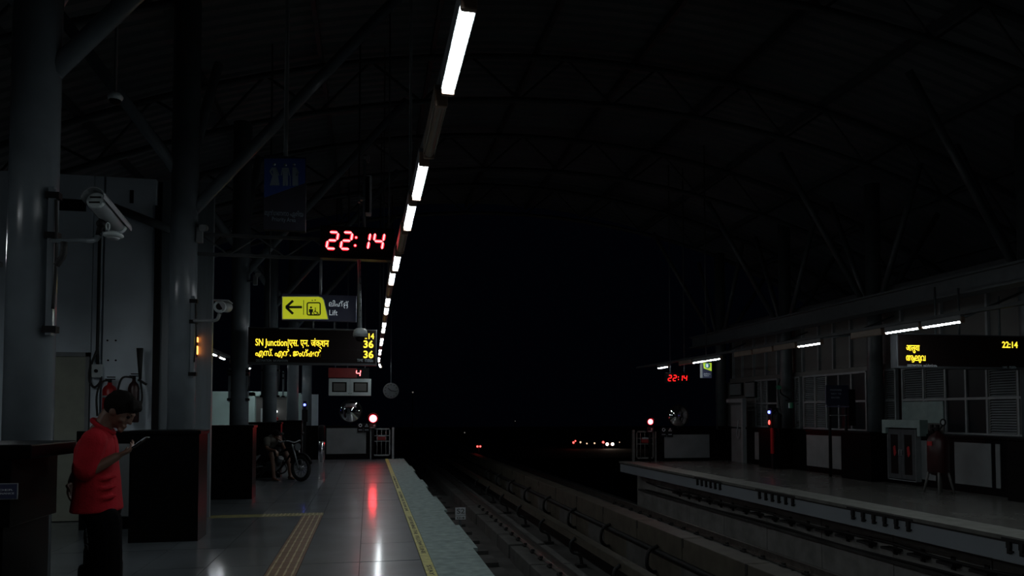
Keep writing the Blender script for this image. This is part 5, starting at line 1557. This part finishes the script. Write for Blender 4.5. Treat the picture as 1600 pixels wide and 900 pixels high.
part('front_fender', MB().tube([(WB + (WRAD + .03) * math.cos(R(a)), 0, WRAD + (WRAD + .03) * math.sin(R(a))) for a in range(20, 161, 14)], .03, 8), M['blackmat'], mc)
part('rear_fender', MB().tube([((WRAD + .03) * math.cos(R(a)), 0, WRAD + (WRAD + .03) * math.sin(R(a))) for a in range(50, 190, 14)], .035, 8), M['blackmat'], mc)
part('kick_stand', MB().cyl((.45, .1, .22), (.4, .28, 0), .014, n=8), M['grey'], mc)
part('foot_rest', MB().box((.28, -.22, .30), (.36, -.1, .325)).box((.28, .1, .30), (.36, .22, .325)), M['grey'], mc)
part('tail_lamp', MB().box((-.12, -.05, .55), (-.07, .05, .60), .01), M['red'], mc)

# ---- the seated man
ys0 = (rc_ + dv * .33).y
def B_(px, py, dy=0.0): return on_y(px, py, ys0 + dy)
pel = V(((rc_ + dv * .27).x, (rc_ + dv * .27).y, .67))
fy = V((dv.x, dv.y, 0)).normalized(); fs = V((-fy.y, fy.x, 0))     # heading, his left
man2 = thing('person', 'seated man in a dark olive shirt and black shorts, hand at his face', 'person', (pel.x, pel.y, 0))
hc2 = pel + fy * .27 + ez * .36
hq2 = (Matrix.Rotation(math.atan2(dv.y, dv.x), 3, 'Z') @ Matrix.Rotation(R(30), 3, 'Y'))
sh = head_shapes(hc2, hq2, .95)
chest = pel + fy * .16 + ez * .25
sh.append(limb([chest + ez * .02, hc2 + hq2 @ V((-.03, 0, -.07))], [.07, .055]))
sh.append(limb([pel, pel + fy * .04 + ez * .13, chest], [.12, .115, .12]))
sR, sL = chest - fs * .17 + ez * .01, chest + fs * .17 + ez * .01
kR, kL = pel + fy * .36 - fs * .22 + V((0, 0, -.06)), pel + fy * .36 + fs * .22 + V((0, 0, -.05))
aR = kR + fy * .13 - fs * .03; aL = kL + fy * .12 + fs * .03
aR.z = .08; aL.z = .08
eR, wR2 = pel + fy * .26 - fs * .24 + ez * .07, kR + fy * .14 + ez * .08
eL, wL2 = pel + fy * .36 + fs * .16 + ez * .06, hc2 + fy * .12 + fs * .03 - ez * .12
for a, b, c in ((sR, eR, wR2), (sL, eL, wL2)): sh.append(limb([a, b, c], [.055, .042, .028]))
for a, b, c in ((pel - fs * .1, kR, aR), (pel + fs * .1, kL, aL)): sh.append(limb([a, b, c], [.085, .058, .038]))
for a in (aR, aL): sh.append(loft([(a + fy * -.05 - ez * .03, .04, .035, ez, fs), (a + fy * .02 - ez * .03, .045, .04, ez, fs), (a + fy * .12 - ez * .05, .026, .045, ez, fs), (a + fy * .18 - ez * .06, .014, .035, ez, fs)], 12))
sh += hand_shapes(wR2, fy + V((0, 0, -1.2)), -fy, fs, .4)
sh += hand_shapes(wL2, V((0, 0, 1)) - fy * .3, -fy, -fs, .6)
fpart('body', sh, M['skin'], man2, .009, 2, 'bare forearms and shins')
head_extras(man2, hc2, hq2, .95, False)
S = [limb([pel + ez * .02, pel + fy * .04 + ez * .13, chest], [.145, .145, .14]), MB().ball(chest, (.15, .17, .11))]
for a, b in ((sR, eR), (sL, eL)): S.append(limb([a, a + (b - a) * .55], [.075, .07]))
fpart('shirt', S, M['olive'], man2, .011, 3, 'dark olive t-shirt')
S = [MB().ball(pel - ez * .02, (.15, .17, .12))]
for a, b in ((pel - fs * .1, kR), (pel + fs * .1, kL)): S.append(limb([a, a + (b - a) * .85], [.11, .088]))
fpart('shorts', S, M['shorts'], man2, .011, 3, 'black shorts')
for a in (aR, aL):
    b = loft([(a + fy * -.07 - ez * .07, .010, .035, ez, fs), (a + fy * .06 - ez * .07, .010, .045, ez, fs), (a + fy * .2 - ez * .07, .010, .035, ez, fs)], 12)
    o = part('sandal', b, M['grey'], man2)
    part('strap', MB().tube(bez([a + fy * .08 - fs * .05 - ez * .065, a + fy * .09 - ez * .01, a + fy * .08 + fs * .05 - ez * .065], 4), .008, 6), M['rubber'], o)
